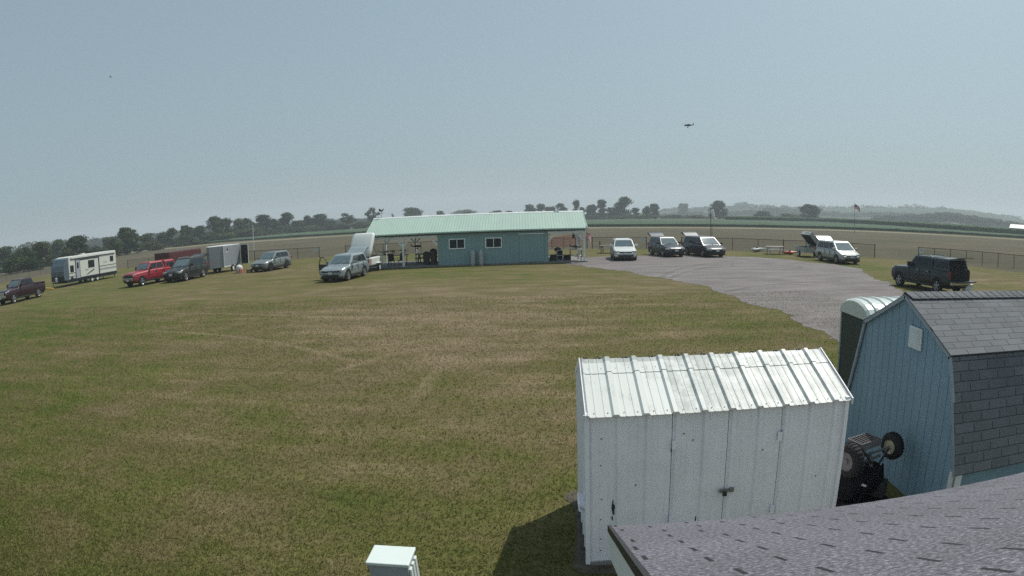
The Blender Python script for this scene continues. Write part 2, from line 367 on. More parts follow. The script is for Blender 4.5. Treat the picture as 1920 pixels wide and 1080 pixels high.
cf = [(1360, 410.5), (1460, 411), (1540, 412.8), (1661, 418.5), (1802, 427.8), (1935, 438)]
crop_block('corn_field', [G(x, y) for x, y in resample(cn, 120)], [G(x, y) for x, y in resample(cf, 120)], 2.3, CORN, 0, 4, .10)
cn = [(-20, 516), (40, 507), (90, 500), (150, 494)]; cf = [(-20, 502), (40, 496), (90, 491), (150, 487)]
crop_block('tall_crop_field', [G(x, y) for x, y in resample(cn, 40)], [G(x, y) for x, y in resample(cf, 40)], 1.2, CORN, 0, 5, .12)
#@@HILLS

# ---------------------------------------------------------------- haze
def haze():
    o = MB().box((0, 1150, 44), (5220, 2920, 92)).build('haze', mat('haze_air', (1, 1, 1)))
    m = bpy.data.materials.new('haze_volume'); m.use_nodes = True; n, l = m.node_tree.nodes, m.node_tree.links; n.clear()
    v = n.new('ShaderNodeVolumePrincipled'); u = n.new('ShaderNodeOutputMaterial'); l.new(v.outputs[0], u.inputs['Volume'])
    v.inputs['Color'].default_value = (.80, .88, .95, 1); v.inputs['Density'].default_value = .00055; v.inputs['Anisotropy'].default_value = .2
    o.data.materials.clear(); o.data.materials.append(m); o['kind'] = 'stuff'
    return o
haze()

# ---------------------------------------------------------------- vehicles
def paint(name, col, metal=.35, rough=.32): return mat(name, col, rough, metal, .35, .05, 2)
def ring(x, zt, zb, w, hood=0):
    h = zt-zb; c = .03
    pts = [(0, zb), (.80*w, zb), (.95*w, zb+.06), (w, zb+.30*h), (w, zb+.60*h), (.965*w, zt-.09), (.90*w, zt-.015), (.55*w, zt+c*.7), (0, zt+c)]
    return [(x, y, z) for y, z in pts] + [(x, -y, z) for y, z in pts[-2:0:-1]]
def wheel(par, x, y, r, w=.24, rimm=None, side=1):
    t = MB(); p = [(r*.62, -w/2), (r*.93, -w/2), (r, -w/2+.04), (r, w/2-.04), (r*.93, w/2), (r*.62, w/2)]
    t.lathe(p, (0, 0, 0), 'Y', 20); t.lathe([(0.001, -.02), (r*.64, -.02)], (0, 0, 0), 'Y', 20)
    wo = t.build('wheel', RUBBER, par, smooth=False, loc=(x, y, r))
    q = MB(); s = side*w/2
    q.lathe([(r*.64, s*.96), (r*.60, s*1.04), (r*.55, s*.9)], (0, 0, 0), 'Y', 20)
    q.lathe([(r*.16, s*.9), (r*.14, s*1.0), (.001, s*1.0)], (0, 0, 0), 'Y', 12)
    for k in range(5):
        a = 2*math.pi*k/5+.3
        q.box((math.cos(a)*r*.34, s*.92, math.sin(a)*r*.34), (r*.5, .03, r*.17), ry=-a)
    q.build('rim', rimm or ALLOY, wo)
def facept(q, u, v, off=.0):
    A, B, C, D = q; p = (A*(1-u)+B*u)*(1-v) + (D*(1-u)+C*u)*v
    n = (B-A).cross(D-A).normalized(); return p+n*off
def pane(mb, q, u0, u1, v0, v1, off=.012, th=.02):
    ps = [facept(q, u, v, off) for u, v in ((u0, v0), (u1, v0), (u1, v1), (u0, v1))]
    n = (ps[1]-ps[0]).cross(ps[3]-ps[0]).normalized(); mb.prism([p-n*th for p in ps], n*th)
def hexa(a0, a1, z0, b0, b1, z1, w0, w1):   # eight corners; bottom x a0..a1, top x b0..b1
    return [Vector(p) for p in ((a0, -w0, z0), (a1, -w0, z0), (a1, w0, z0), (a0, w0, z0), (b0, -w1, z1), (b1, -w1, z1), (b1, w1, z1), (b0, w1, z1))]
def cabin(par, name, P, m, z2, inset=.10, rise=.07):
    a = P; b = MB(); c = Vector((0, 0, 0))
    top = [Vector(((p.x-(a[4].x+a[5].x)/2)*.90+(a[4].x+a[5].x)/2, p.y*(1-inset), p.z+rise)) for p in a[4:]]
    b.add(a+top, [(3, 2, 1, 0), (0, 1, 5, 4), (1, 2, 6, 5), (2, 3, 7, 6), (3, 0, 4, 7), (4, 5, 9, 8), (5, 6, 10, 9), (6, 7, 11, 10), (7, 4, 8, 11), (8, 9, 10, 11)])
    return b.build(name, m, par, bevel=.035, seg=2)
KINDS = {
 # L, W, H, hood z, belt z, wheelbase, wheel r, windscreen base x, roof front x, roof rear x, tail base x
 'suv': dict(L=4.75, W=1.90, H=1.70, hood=1.02, belt=1.08, wb=2.78, r=.37, wx=.98, rf=.25, rr=-1.85, tb=-2.22),
 'van': dict(L=5.15, W=2.00, H=1.75, hood=1.00, belt=1.05, wb=3.08, r=.35, wx=1.62, rf=.70, rr=-2.20, tb=-2.45),
 'pickup': dict(L=5.85, W=2.03, H=1.93, hood=1.25, belt=1.30, wb=3.70, r=.41, wx=1.15, rf=.62, rr=-1.05, tb=-1.25),
}
def car(name, label, cat, loc, yaw, kind, pm, group='vehicles parked along the field fence', hatch=False, topper=False, sc=1.0, bed=None, rack=False, door=False, plate=True, rimm=None,
        dark_grille=True, white_lamps=True, hatch_el=28, tailgate=False, rear_view=False, cladding=True, skyglass=SKYGLASS, grille_w=.52, low_grille=True):
    K = KINDS[kind]; L, Wd, H = K['L'], K['W'], K['H']; h = L/2; w = Wd/2
    t = thing(name, label, cat, (loc[0], loc[1], 0), yaw, group); t.scale = sc if isinstance(sc, tuple) else (sc, sc, sc)
    hz, bz = K['hood'], K['belt']; pk = kind == 'pickup'
    if pk:
        st = [(-h, bz-.10, .48, w*.92), (-h+.06, bz-.02, .42, w*.98), (-1.3, bz-.02, .38, w), (-1.2, bz, .36, w), (1.0, bz, .36, w), (1.25, hz, .36, w), (h-.45, hz-.06, .38, w*.985), (h-.12, hz-.14, .42, w*.93), (h, hz-.30, .5, w*.86)]
    else:
        st = [(-h, bz-.32, .42, w*.86), (-h+.05, bz-.10, .34, w*.94), (-h+.28, bz, .28, w*.985), (-.9, bz, .24, w), (K['wx'], bz-.01, .24, w), (K['wx']+.12, hz+.01, .24, w), (h-.55, hz-.08, .26, w*.985), (h-.2, hz-.20, .28, w*.92), (h-.05, hz-.32, .32, w*.84), (h, hz-.48, .38, w*.76)]
    body = MB().loft([ring(*s) for s in st]).build('body', pm, t, smooth=False, bevel=.03, seg=2)
    # cabin and glass
    wb_, wt = w*.93, w*.76
    a = hexa(K['tb'] if not pk else K['tb'], K['wx'], bz-.03, K['rr'], K['rf'], H-.07, wb_, wt)
    cabin(t, 'roof', a, pm, H)
    ws = MB(); pane(ws, (a[1], a[2], a[6], a[5]), .06, .94, .10, .94); ws.build('windscreen', skyglass, t)
    for s in (0, 1):
        q = (a[0], a[1], a[5], a[4]) if s == 0 else (a[2], a[3], a[7], a[6])
        spl = {'suv': ((.10, .30), (.325, .60), (.63, .90)), 'van': ((.06, .36), (.385, .66), (.69, .92)), 'pickup': ((.08, .46), (.50, .90))}[kind]
        for (u0, u1) in spl:
            if s: u0, u1 = 1-u1, 1-u0
            g = MB(); pane(g, q, u0, u1, .16, .90); g.build('side_window', GLASS, t)
    rg = MB(); q = (a[3], a[0], a[4], a[7])
    if hatch and not pk:
        o = MB(); o.box((-h+.02, 0, .95), (.12, Wd*.72, .62)); pane(o, q, .05, .95, .0, .95, .02, .03); o.build('cargo_opening', BLACKIN, t, bevel=.01)  # dark pane over the closed tail stands in for the shaded hold
    else:
        pane(rg, q, .10, .90, .25, .88); rg.build('rear_window', GLASS, t)
    if hatch and not pk:                    # raised tailgate
        e = R_(hatch_el); hx, hzz = K['rr']-.05, H-.02; ln = 1.05
        tg = thing_part = MB()
        def hp(s_, y, up): return (hx-math.cos(e)*s_-math.sin(e)*up*-1*0, y, hzz+math.sin(e)*s_+up)
        sec = [(0, .0), (ln*.55, .08), (ln*.95, .02), (ln, -.10), (ln*.92, -.16), (ln*.5, -.06), (0, -.08)]
        L1 = [Vector(hp(s_, -w*.72, u)) for s_, u in sec]; L2 = [Vector(hp(s_, w*.72, u)) for s_, u in sec]
        tg.loft([L1, L2]); gt = tg.build('tailgate', pm, t, bevel=.02)
        gl = MB(); gl.loft([[Vector(hp(s_, y, u)) for s_, u in ((.12, -.085), (ln*.55, -.082), (ln*.55, -.10), (.12, -.12))] for y in (-w*.6, w*.6)]); gl.build('rear_window', GLASS, gt)
        for y in (-w*.70, w*.70): MB().tube(hp(.55, y, -.05), (K['tb']+.12, y*1.15, bz+.12), .012).build('strut', DARKPL, t)
    # wheels, arches
    wbz = K['wb']/2; r = K['r']; fx = h-(L-K['wb'])*.46; rx = fx-K['wb']
    for x in (fx, rx):
        for s in (-1, 1):
            wheel(t, x, s*(w-.12), r, .25, rimm, s)
            ar = MB(); n = 14; pts = []
            for k in range(n+1):
                th = math.pi*k/n; pts.append((x+math.cos(th)*(r+.10), s*(w-.10), r+math.sin(th)*(r+.09)))
            ar.prism(pts, (0, s*.105, 0)); ar.build('wheel_arch', BLACKIN if not cladding else DARKPL, t)
    # front
    fr = MB(); gz = hz-.42 if not pk else hz-.42; gh = .30 if not pk else .46
    fr.box((h-.04, 0, gz+.06), (.14, Wd*grille_w, gh*.62)); fr.build('grille', DARKPL if dark_grille else CHROME, t, bevel=.03)
    if low_grille: MB().box((h-.05, 0, .42 if not pk else .55), (.16, Wd*.66, .16)).build('lower_grille', DARKPL, t, bevel=.03)
    for s in (-1, 1):
        MB().box((h-.20, s*w*.74, gz+.14 if not pk else hz-.30), (.34, .36 if not pk else .30, .15 if not pk else .26), rz=-s*.35).build('headlamp', LAMPG, t, bevel=.03)
        MB().box((-h+.12, s*w*.83, bz-.12 if not pk else bz-.25), (.26, .22, .30 if not pk else .42)).build('tail_lamp', REDL, t, bevel=.02)
        mr = MB(); mr.box((K['wx']-.32, s*(w+.10), bz+.12), (.14, .26, .17 if not pk else .28)); mr.box((K['wx']-.30, s*(w-.03), bz+.06), (.06, .16, .05)); mr.build('mirror', pm if not pk else DARKPL, t, bevel=.03)
        tr = MB(); tr.box(((fx+rx)/2, s*(w-.01), .33 if not pk else .42), (K['wb']-2*r-.24, .06, .14))
        for xx in ((K['wx']-.25), (K['wx']-1.2), (K['wx']-2.15)) if not pk else (K['wx']-.2, K['wx']-1.2, K['wx']-2.2):
            tr.box((xx, s*(w*1.0), (bz+.5)/2+.06), (.018, .02, bz-.55))
        tr.build('door_trim', DARKPL, t)
        for xx in (K['wx']-1.05, K['wx']-2.0): MB().box((xx, s*(w+.01), bz-.17), (.18, .03, .035)).build('door_handle', CHROME if pk else pm, t)
    bp = MB().box((h+.0, 0, .60 if not pk else .68), (.12, Wd*.8, .10 if not pk else .22)); bp.build('bumper', CHROME if pk else pm, t, bevel=.04)
    if pk: MB().box((-h-.06, 0, .62), (.16, Wd*.9, .18)).build('rear_bumper', CHROME, t, bevel=.03)
    if plate: MB().box((h+.065, 0, .60), (.02, .32, .16)).build('number_plate', PLATE, t)
    for y in (-.35, .3): MB().tube((K['wx']+.04, y, bz+.03), (K['wx']-.12, y+.5, bz+.14), .012).build('wiper', DARKPL, t)
    if rack:
        for s in (-1, 1):
            rk = MB(); rk.path([(K['rf']-.1, s*wt*.86, H-.03), (K['rf']-.25, s*wt*.86, H+.05), (K['rr']+.3, s*wt*.86, H+.05), (K['rr']+.15, s*wt*.86, H-.03)], .022); rk.build('roof_rail', GALV if rack == 'silver' else DARKPL, t)
    if topper:
        b0, b1 = -h+.10, K['tb']-.04
        c = hexa(b0, b1, bz-.06, b0+.22, b1-.02, H-.08, w*.95, w*.80); tp = cabin(t, 'bed_cover', c, pm, H)
        for s in (0, 1):
            q = (c[0], c[1], c[5], c[4]) if s == 0 else (c[2], c[3], c[7], c[6]); g = MB(); pane(g, q, .10, .90, .28, .80); g.build('side_window', GLASS, tp)
        if tailgate:
            o = MB(); o.box((-h+.02, 0, (bz+.72)/2+.05), (.12, Wd*.84, bz-.72)); pane(o, (c[3], c[0], c[4], c[7]), .05, .95, .0, .95, .02, .03); o.build('cargo_opening', BLACKIN, t)  # dark pane closes the rear, standing in for shade under the cover
            MB().box((-h-.36, 0, .74), (.66, Wd*.86, .07)).build('tailgate', pm, t, bevel=.02)
            g = MB(); z_ = H-.05; g.prism([(b0+.2, -w*.72, z_), (b0-.62, -w*.70, z_+.12), (b0-.62, w*.70, z_+.12), (b0+.2, w*.72, z_)], (0, 0, .03)); g.build('cover_window', mat('tinted_glass', (.05, .07, .07), .1), tp)
        else:
            g = MB(); pane(g, (c[3], c[0], c[4], c[7]), .1, .9, .2, .85); g.build('rear_window', GLASS, tp)
    elif pk:
        MB().box(((K['tb']-h)/2, 0, bz-.02), (-(K['tb']+h)*-1-.2 if False else (h+K['tb'])-.22, Wd*.80, .10)).build('bed_shade_pane', BLACKIN, t)  # dark pane on the solid bed stands in for its shaded hollow
        b = MB()
        for s in (-1, 1): b.box(((K['tb']-h)/2, s*w*.90, bz+.0), (h+K['tb']-.1, .14, .10))
        b.box((-h+.07, 0, bz), (.10, Wd*.86, .10)); b.build('bed_rail', pm, t, bevel=.02)
    if cladding and not pk:
        MB().box((0, 0, .27), (L*.93, Wd*.93, .14)).build('underbody', DARKPL, t, bevel=.04)
    else: MB().box((0, 0, .40), (L*.92, Wd*.86, .16)).build('underbody', BLACKIN, t)
    if door:                                # front door swung open on the side door=+1/-1
        s = door; hx = K['wx']-.22; d = thing_part = MB(); ang = R_(62)
        def dp(u, z): return (hx-math.cos(ang)*u, s*(w+math.sin(ang)*u), z)
        d.prism([dp(0, .34), dp(1.05, .34), dp(1.12, .75), dp(1.12, bz), dp(0, bz)], (0, 0, 0)) if False else None
        nrm = Vector((math.sin(ang), s*math.cos(ang), 0))*.07
        d.prism([Vector(dp(0, .34)), Vector(dp(1.05, .34)), Vector(dp(1.12, .75)), Vector(dp(1.12, bz)), Vector(dp(0, bz))], nrm)
        do = d.build('open_door', mat('door_inner_lining', (.035, .037, .04), .7), t)
        f = MB(); f.path([dp(.0, bz), dp(.22, bz+.30), dp(.55, bz+.50), dp(.95, bz+.46), dp(1.12, bz)], .035); f.build('window_frame', DARKPL, do)
    return t
def place(px_front, px_rear, kind, side, shift=0):
    """centre and heading from the two wheel contacts seen on one side (+1: the car's left side)"""
    K = KINDS[kind]; f, r = G(*px_front), G(*px_rear); d = (f-r); yaw = math.atan2(d.y, d.x); u = d.normalized()
    n = Vector((-u.y, u.x, 0))              # the car's left
    fx = K['L']/2-(K['L']-K['wb'])*.46; s = d.length/K['wb']
    m = (f+r)/2; off = fx-K['wb']/2
    return m - n*side*(K['W']/2-.12) - u*off + u*shift, yaw, s
def place_front(pl, pr, kind, pxrear=None, yaw=None):
    """pl, pr: contacts of the two front wheels in the picture, left and right"""
    K = KINDS[kind]; a, b = G(*pl), G(*pr); d = b-a
    if yaw is None: yaw = math.atan2(d.y, d.x)-math.pi/2
    u = Vector((math.cos(yaw), math.sin(yaw), 0)); fx = K['L']/2-(K['L']-K['wb'])*.46
    m = (a+b)/2; return m-u*fx, yaw, d.length/(K['W']-.0)

def report(n, p): print('PLACE', n, [round(v, 2) for v in p[0][:2]], round(math.degrees(p[1]), 1), 'scale', round(p[2], 2))
MAROON = paint('dark_maroon_paint', (.035, .012, .018)); RED = paint('faded_red_paint', (.30, .022, .035), .15, .45)
BLK = paint('charcoal_black_paint', (.022, .026, .024)); SILG = paint('silver_green_paint', (.22, .25, .25), .5); ICE = paint('pale_silver_paint', (.33, .38, .40), .5)
WHT = paint('pearl_white_paint', (.66, .68, .66), .0); NAVY = paint('dark_blue_paint', (.010, .020, .036), .1); GREY = paint('dark_grey_paint', (.014, .020, .030), .1)
SILV = paint('silver_paint', (.36, .38, .37), .5); DKBLUE = paint('slate_black_paint', (.018, .026, .034), .3)
vv = {}
p = place((26, 569), (72.7, 557.5), 'pickup', 1); report('maroon', p)
car('pickup_truck', 'dark maroon pickup truck with an open bed at the left edge of the lawn', 'pickup truck', p[0], p[1], 'pickup', MAROON, cladding=False, dark_grille=False)
p = place((273, 535), (312, 527.5), 'pickup', 1); report('red', p)
car('pickup_truck', 'bright red pickup truck with a red bed cover next to the travel trailer', 'pickup truck', p[0], p[1], 'pickup', RED, topper=True, cladding=False)
p = place((357, 530.5), (390.5, 520.5), 'suv', 1); report('black', p)
p = (G(350, 524), R_(-86), 1)
car('sport_utility_vehicle', 'black sport utility vehicle with raised tailgate between red pickup and grey trailer', 'suv', p[0], p[1], 'suv', BLK, hatch=True, rack='silver', hatch_el=8, sc=1.13)
p = place((508.5, 508), (535, 503), 'suv', 1); report('silver suv', p)
car('sport_utility_vehicle', 'silver grey sport utility vehicle with black roof rails and closed tailgate', 'suv', p[0], p[1], 'suv', SILG, rack=True, rimm=DARKPL)
p = place((649, 527), (683.5, 517.5), 'suv', 1); report('ice', p)
car('crossover_car', 'pale silver crossover with a front door and tailgate standing open', 'car', p[0], p[1], 'suv', ICE, hatch=True, door=-1, hatch_el=22, grille_w=.7)
p = place_front((1151, 488.4), (1195.5, 487.6), 'suv'); report('white', p)
car('crossover_car', 'white crossover facing the camera alone on the gravel', 'car', p[0], p[1]-R_(3), 'suv', WHT, group='vehicles parked on the gravel lot', rack='silver')
p = place_front((1239, 481.5), (1275.5, 481.3), 'suv', yaw=R_(-83)); report('blue', p)
car('crossover_car', 'dark blue crossover with raised tailgate, beside the white crossover', 'car', p[0], R_(-76), 'suv', NAVY, group='vehicles parked on the gravel lot', hatch=True, hatch_el=20)
p = place_front((1311, 481.8), (1350, 481.8), 'van', yaw=R_(-83)); report('dkvan', p)
car('minivan', 'dark grey minivan with raised tailgate on the gravel', 'minivan', p[0], R_(-74), 'van', GREY, group='vehicles parked on the gravel lot', hatch=True, hatch_el=20)
p = place((1570, 494.5), (1538.5, 488.5), 'van', -1); report('silvan', p)
car('minivan', 'silver minivan with raised tailgate beside a small grey trailer', 'minivan', p[0], p[1], 'van', SILV, group='vehicles parked on the gravel lot', hatch=True, hatch_el=20)
p = place((1687, 537), (1753.8, 549.5), 'pickup', 1); report('dk pickup', p)
car('pickup_truck', 'dark slate pickup truck with bed cover and tailgate open behind the blue shed', 'pickup truck', p[0], p[1], 'pickup', DKBLUE, group='vehicles parked on the gravel lot', topper=True, tailgate=True, cladding=False, rack='silver', sc=(.84, .93, .97))

# ---------------------------------------------------------------- trailers
def twheel(par, x, y, r, s, w=.18, rimm=WHITEP):
    t = MB().lathe([(r*.6, -w/2), (r*.95, -w/2), (r, -w/2+.03), (r, w/2-.03), (r*.95, w/2), (r*.6, w/2)], (0, 0, 0), 'Y', 18)
    t.lathe([(.001, 0), (r*.62, 0)], (0, 0, 0), 'Y', 18); wo = t.build('wheel', RUBBER, par, loc=(x, y, r))
    MB().lathe([(r*.6, s*w*.52), (r*.5, s*w*.40), (r*.2, s*w*.5), (.001, s*w*.62)], (0, 0, 0), 'Y', 16).build('rim', rimm, wo)
CREAM = paint_metal('caravan_white', (.62, .63, .58), (.35, .34, .31), .15, .35)
CAPB = mat('blue_grey_front_cap', (.10, .135, .17), .3, .1, .3, .15, 1.5)
NAVYT = mat('navy_stripe', (.012, .016, .03), .4); TAN = mat('tan_graphic', (.12, .115, .10), .5); GREYST = mat('grey_band', (.34, .36, .40), .5)
def caravan():
    # local x: forward, y: left
    t = thing('travel_trailer', 'white travel trailer with a blue grey front cap and dark windows', 'travel trailer', (-54.3, 50.0, 0), R_(-90), 'trailers along the field fence')
    L, w, z0, z1 = 9.5, 1.28, .62, 3.15; h = L/2
    b = MB(); prof = [(-h, z0), (-h, z1-.06), (-h+.1, z1), (h-1.5, z1-.02), (h-.9, z1-.10), (h-.9, z0)]
    b.prism([(x, -w, z) for x, z in prof], (0, 2*w, 0)); b.build('body', CREAM, t, bevel=.05)
    c = MB(); prof = [(h-.9, z0), (h-.9, z1-.10), (h-.55, z1-.22), (h-.12, z1-.95), (h, z1-1.5), (h-.02, z0+.35), (h-.15, z0)]
    c.prism([(x, -w+.01, z) for x, z in prof], (0, 2*w-.02, 0)); c.build('front_cap', CAPB, t, bevel=.06)
    MB().box((h-.03, 0, z0+.28), (.10, 2*w-.1, .55)).build('front_skirt', NAVYT, t, bevel=.03)
    MB().box((-.2, 0, z0-.12), (L-.6, 2*w-.06, .26)).build('chassis_skirt', NAVYT, t)
    y = w+.004
    def side(name, m, x0, x1, za, zb, th=.014, par=t, bev=.0): return MB().box(((x0+x1)/2, y+th/2, (za+zb)/2), (abs(x1-x0), th, zb-za)).build(name, m, par, bevel=bev)
    side('lower_band', NAVYT, -h+.02, h-1.0, z0-.05, z0+.14); side('awning_trim', NAVYT, -h+.25, h-1.3, z1-.40, z1-.33)
    side('awning_roller', WHITEP, -h+.3, h-1.3, z1-.30, z1-.14, .10)
    side('belt_stripe', TAN, -h+.05, -h+3.2, 1.55, 1.61); side('belt_stripe', TAN, h-2.1, h-.95, 1.30, 1.36)
    side('grey_band', GREYST, -h+.05, -h+3.2, 1.12, 1.34, .008); side('grey_band', GREYST, h-2.0, h-.95, .90, 1.1, .008)
    side('slide_out_frame', NAVYT, -h+3.2, -h+3.34, z0+.05, z1-.45, .03)
    side('slide_out_frame', NAVYT, -h+3.34, h-2.9, z1-.56, z1-.45, .03)
    for x0, x1, za, zb in ((h-1.75, h-1.15, 1.45, 2.15), (-h+4.1, -h+5.2, 1.62, 2.42), (-h+.55, -h+1.15, 1.95, 2.55)):
        f = side('window', NAVYT, x0, x1, za, zb, .03, bev=.05); MB().box(((x0+x1)/2, y+.032, (za+zb)/2), (x1-x0-.1, .01, zb-za-.1)).build('pane', GLASS, f)
    side('door_frame', NAVYT, h-2.85, h-2.02, z0+.02, z1-.45, .02)
    d = side('door', GREYST, h-2.76, h-2.11, z0+.08, z1-.52, .04); MB().box((h-2.43, y+.045, 2.05), (.30, .012, .62)).build('door_window', GLASS, d, bevel=.02)
    g = MB(); P = lambda x, z: (x, y+.012, z)
    g.add([P(-h+5.7, .86), P(-h+5.3, .95), P(-h+4.2, 1.30), P(-h+4.1, 1.48), P(-h+4.45, 1.34), P(-h+5.3, 1.05)], [(0, 1, 4, 5), (1, 2, 3, 4)]); g.build('swoosh_graphic', NAVYT, t)
    side('script_marking', GREYST, -h+1.75, -h+2.45, 1.93, 2.03, .006); side('script_marking', TAN, -h+5.25, -h+5.7, 1.38, 1.45, .006)
    side('hatch_door', NAVYT, h-1.55, h-1.15, .72, .98); MB().box((h-3.2, 0, z1+.12), (.9, .7, .26)).build('air_conditioner', DARKPL, t, bevel=.06)
    MB().box((0.2, 0, z1+.05), (.5, .5, .12)).build('roof_vent', WHITEP, t, bevel=.02)
    for x in (-1.1, -.15):
        for s in (-1, 1): twheel(t, x, s*(w-.12), .34, s)
    j = MB(); j.tube((h+.9, 0, .55), (h-.4, .8, .5), .05); j.tube((h+.9, 0, .55), (h-.4, -.8, .5), .05); j.tube((h+.75, 0, 1.0), (h+.75, 0, .05), .035); j.build('drawbar', DARKPL, t)
    MB().lathe([(.16, 0), (.17, .05), (.17, .4), (.1, .48)], (h+.35, .2, .6), 'Z', 14, True).build('gas_bottle', WHITEP, t, smooth=False)
    MB().box((-h-.35, 0, .5), (.5, 1.5, .08)).build('bumper', DARKPL, t)
    for s in (-1, 1): MB().box((-h+.3, s*(w-.2), .28), (.08, .08, .56)).build('stabiliser_leg', GALV, t)
    mi = MB().tube((h-.6, -w, 2.5), (h-.2, -w-.3, 2.9), .05); mi.build('awning_arm', DARKPL, t)
    return t
caravan()
GREYTR = paint_metal('grey_trailer_skin', (.26, .28, .31), (.2, .21, .22), .3, .4)
def grey_trailer():
    a = G(422, 511); t = thing('cargo_trailer', 'grey enclosed cargo trailer with white roof and open dark rear door', 'trailer', (a.x-1.1, a.y, 0), R_(-90), 'trailers along the field fence')
    w, z0, z1, L = 1.1, .50, 2.52, 3.2
    poly = [(-L, -w), (-L, w), (0, w), (1.35, .12), (1.35, -.12), (0, -w)]
    b = MB().slab(poly, z0, z1); b.build('body', GREYTR, t, bevel=.02)
    rp = [(x*1.0, y*1.0) for x, y in poly]; r = MB(); n = len(rp)
    vs = [(x, y, z1-.02) for x, y in rp] + [(x if x < .5 else x-.02, y, (z1+.12) if x < .5 else z1-.28) for x, y in rp]
    MB().slab(poly, z1+.003, z1+.09).build('roof', WHITEP, t, bevel=.03)
    MB().box((.05, w+.006, (z0+z1)/2), (.05, .02, z1-z0)).build('corner_trim', WHITEP, t)
    MB().box((-L/2, w+.006, z0+.05), (L, .02, .10)).build('lower_trim', WHITEP, t)
    MB().box((-.55, w+.008, 1.95), (.30, .02, .10), ry=.3).build('side_emblem', WHITEP, t); MB().box((-.7, w+.008, 2.18), (.18, .02, .2)).build('side_vent', NAVYT, t)
    # open rear door leaf, dark inside with a pale edge
    dl = MB().box((-L-.10, w+.52, (z0+z1)/2), (.06, 1.02, z1-z0-.05), rz=-.12); do = dl.build('rear_door', WHITEP, t)
    MB().box((-L-.062, w+.52, (z0+z1)/2+.03), (.03, .90, z1-z0-.18), rz=-.12).build('door_lining', mat('navy_door_lining', (.012, .014, .03), .7), do)
    for x in (-1.5, -2.35):
        for s in (-1, 1): twheel(t, x, s*(w+.05), .33, s)
    j = MB(); j.tube((2.6, 0, .5), (1.1, .3, .5), .05); j.tube((2.6, 0, .5), (1.1, -.3, .5), .05); j.build('drawbar', DARKPL, t)
    return t
grey_trailer()
REDT = paint_metal('red_trailer_skin', (.085, .018, .022), (.05, .012, .012), .4, .5)
def red_trailer():
    t = thing('cargo_trailer', 'dull red enclosed trailer mostly hidden behind the black sport utility vehicle', 'trailer', (-41.6, 53.6, 0), R_(-90), 'trailers along the field fence')
    MB().box((0, 0, 1.42), (6.2, 2.2, 1.85)).build('body', REDT, t, bevel=.05); MB().box((0, 0, 2.37), (6.15, 2.15, .05)).build('roof', REDT, t, bevel=.02)
    MB().box((0, 1.11, .58), (6.0, .03, .12)).build('lower_trim', RED, t)
    for x in (-.6, .4):
        for s in (-1, 1): twheel(t, x, s*1.05, .33, s)
    j = MB(); j.tube((4.2, 0, .5), (3.0, .5, .5), .05); j.tube((4.2, 0, .5), (3.0, -.5, .5), .05); j.build('drawbar', DARKPL, t)
red_trailer()
SHELL = mat('white_gelcoat', (.72, .74, .71), .3, 0, .4, .04)
def tilt_trailer():
    t = thing('motorcycle_trailer', 'white clamshell trailer with its lid raised, hitched behind the pale silver crossover', 'trailer', (-16.15, 45.2, 0), R_(-93), 'trailers along the field fence')
    w = .95
    MB().slab([(-1.5, -w), (-1.5, w), (1.0, w), (1.35, w*.55), (1.35, -w*.55), (1.0, -w)], .48, 1.12).build('tub', SHELL, t, bevel=.10, seg=3)
    MB().box((-.1, 0, 1.135), (2.5, 1.6, .02)).build('tub_interior', BLACKIN, t)
    e = R_(57); c0 = Vector((1.05, 0, 1.15)); d = Vector((-math.cos(e), 0, math.sin(e))); nn = Vector((math.sin(e), 0, math.cos(e)))
    lid = MB(); secs = []
    for s_, ww, th in ((0, .70, .18), (.15, .88, .26), (.5, .93, .32), (1.6, .93, .32), (1.95, .90, .28), (2.1, .80, .16)):
        p = c0+d*s_; r = []
        for y, u in ((-ww, 0), (-ww, th*.7), (-ww*.86, th), (ww*.86, th), (ww, th*.7), (ww, 0)): r.append(p+nn*u+Vector((0, y, 0)))
        secs.append(r)
    lid.loft(secs); lid.build('lid', SHELL, t, smooth=True, bevel=.03)
    st_ = MB().tube((-.6, .8, 1.15), c0+d*1.2+Vector((0, .8, 0)), .018); st_.build('lid_strut', DARKPL, t)
    for s in (-1, 1):
        twheel(t, -.35, s*(w+.06), .28, s, .16); MB().box((-.35, s*(w+.07), .62), (.78, .22, .08)).build('mudguard', SHELL, t, bevel=.04)
    MB().tube((1.2, 0, .5), (2.3, 0, .5), .05).build('drawbar', DARKPL, t); MB().box((0, 0, .42), (2.4, 1.5, .10)).build('chassis', DARKPL, t)
    return t
tilt_trailer()
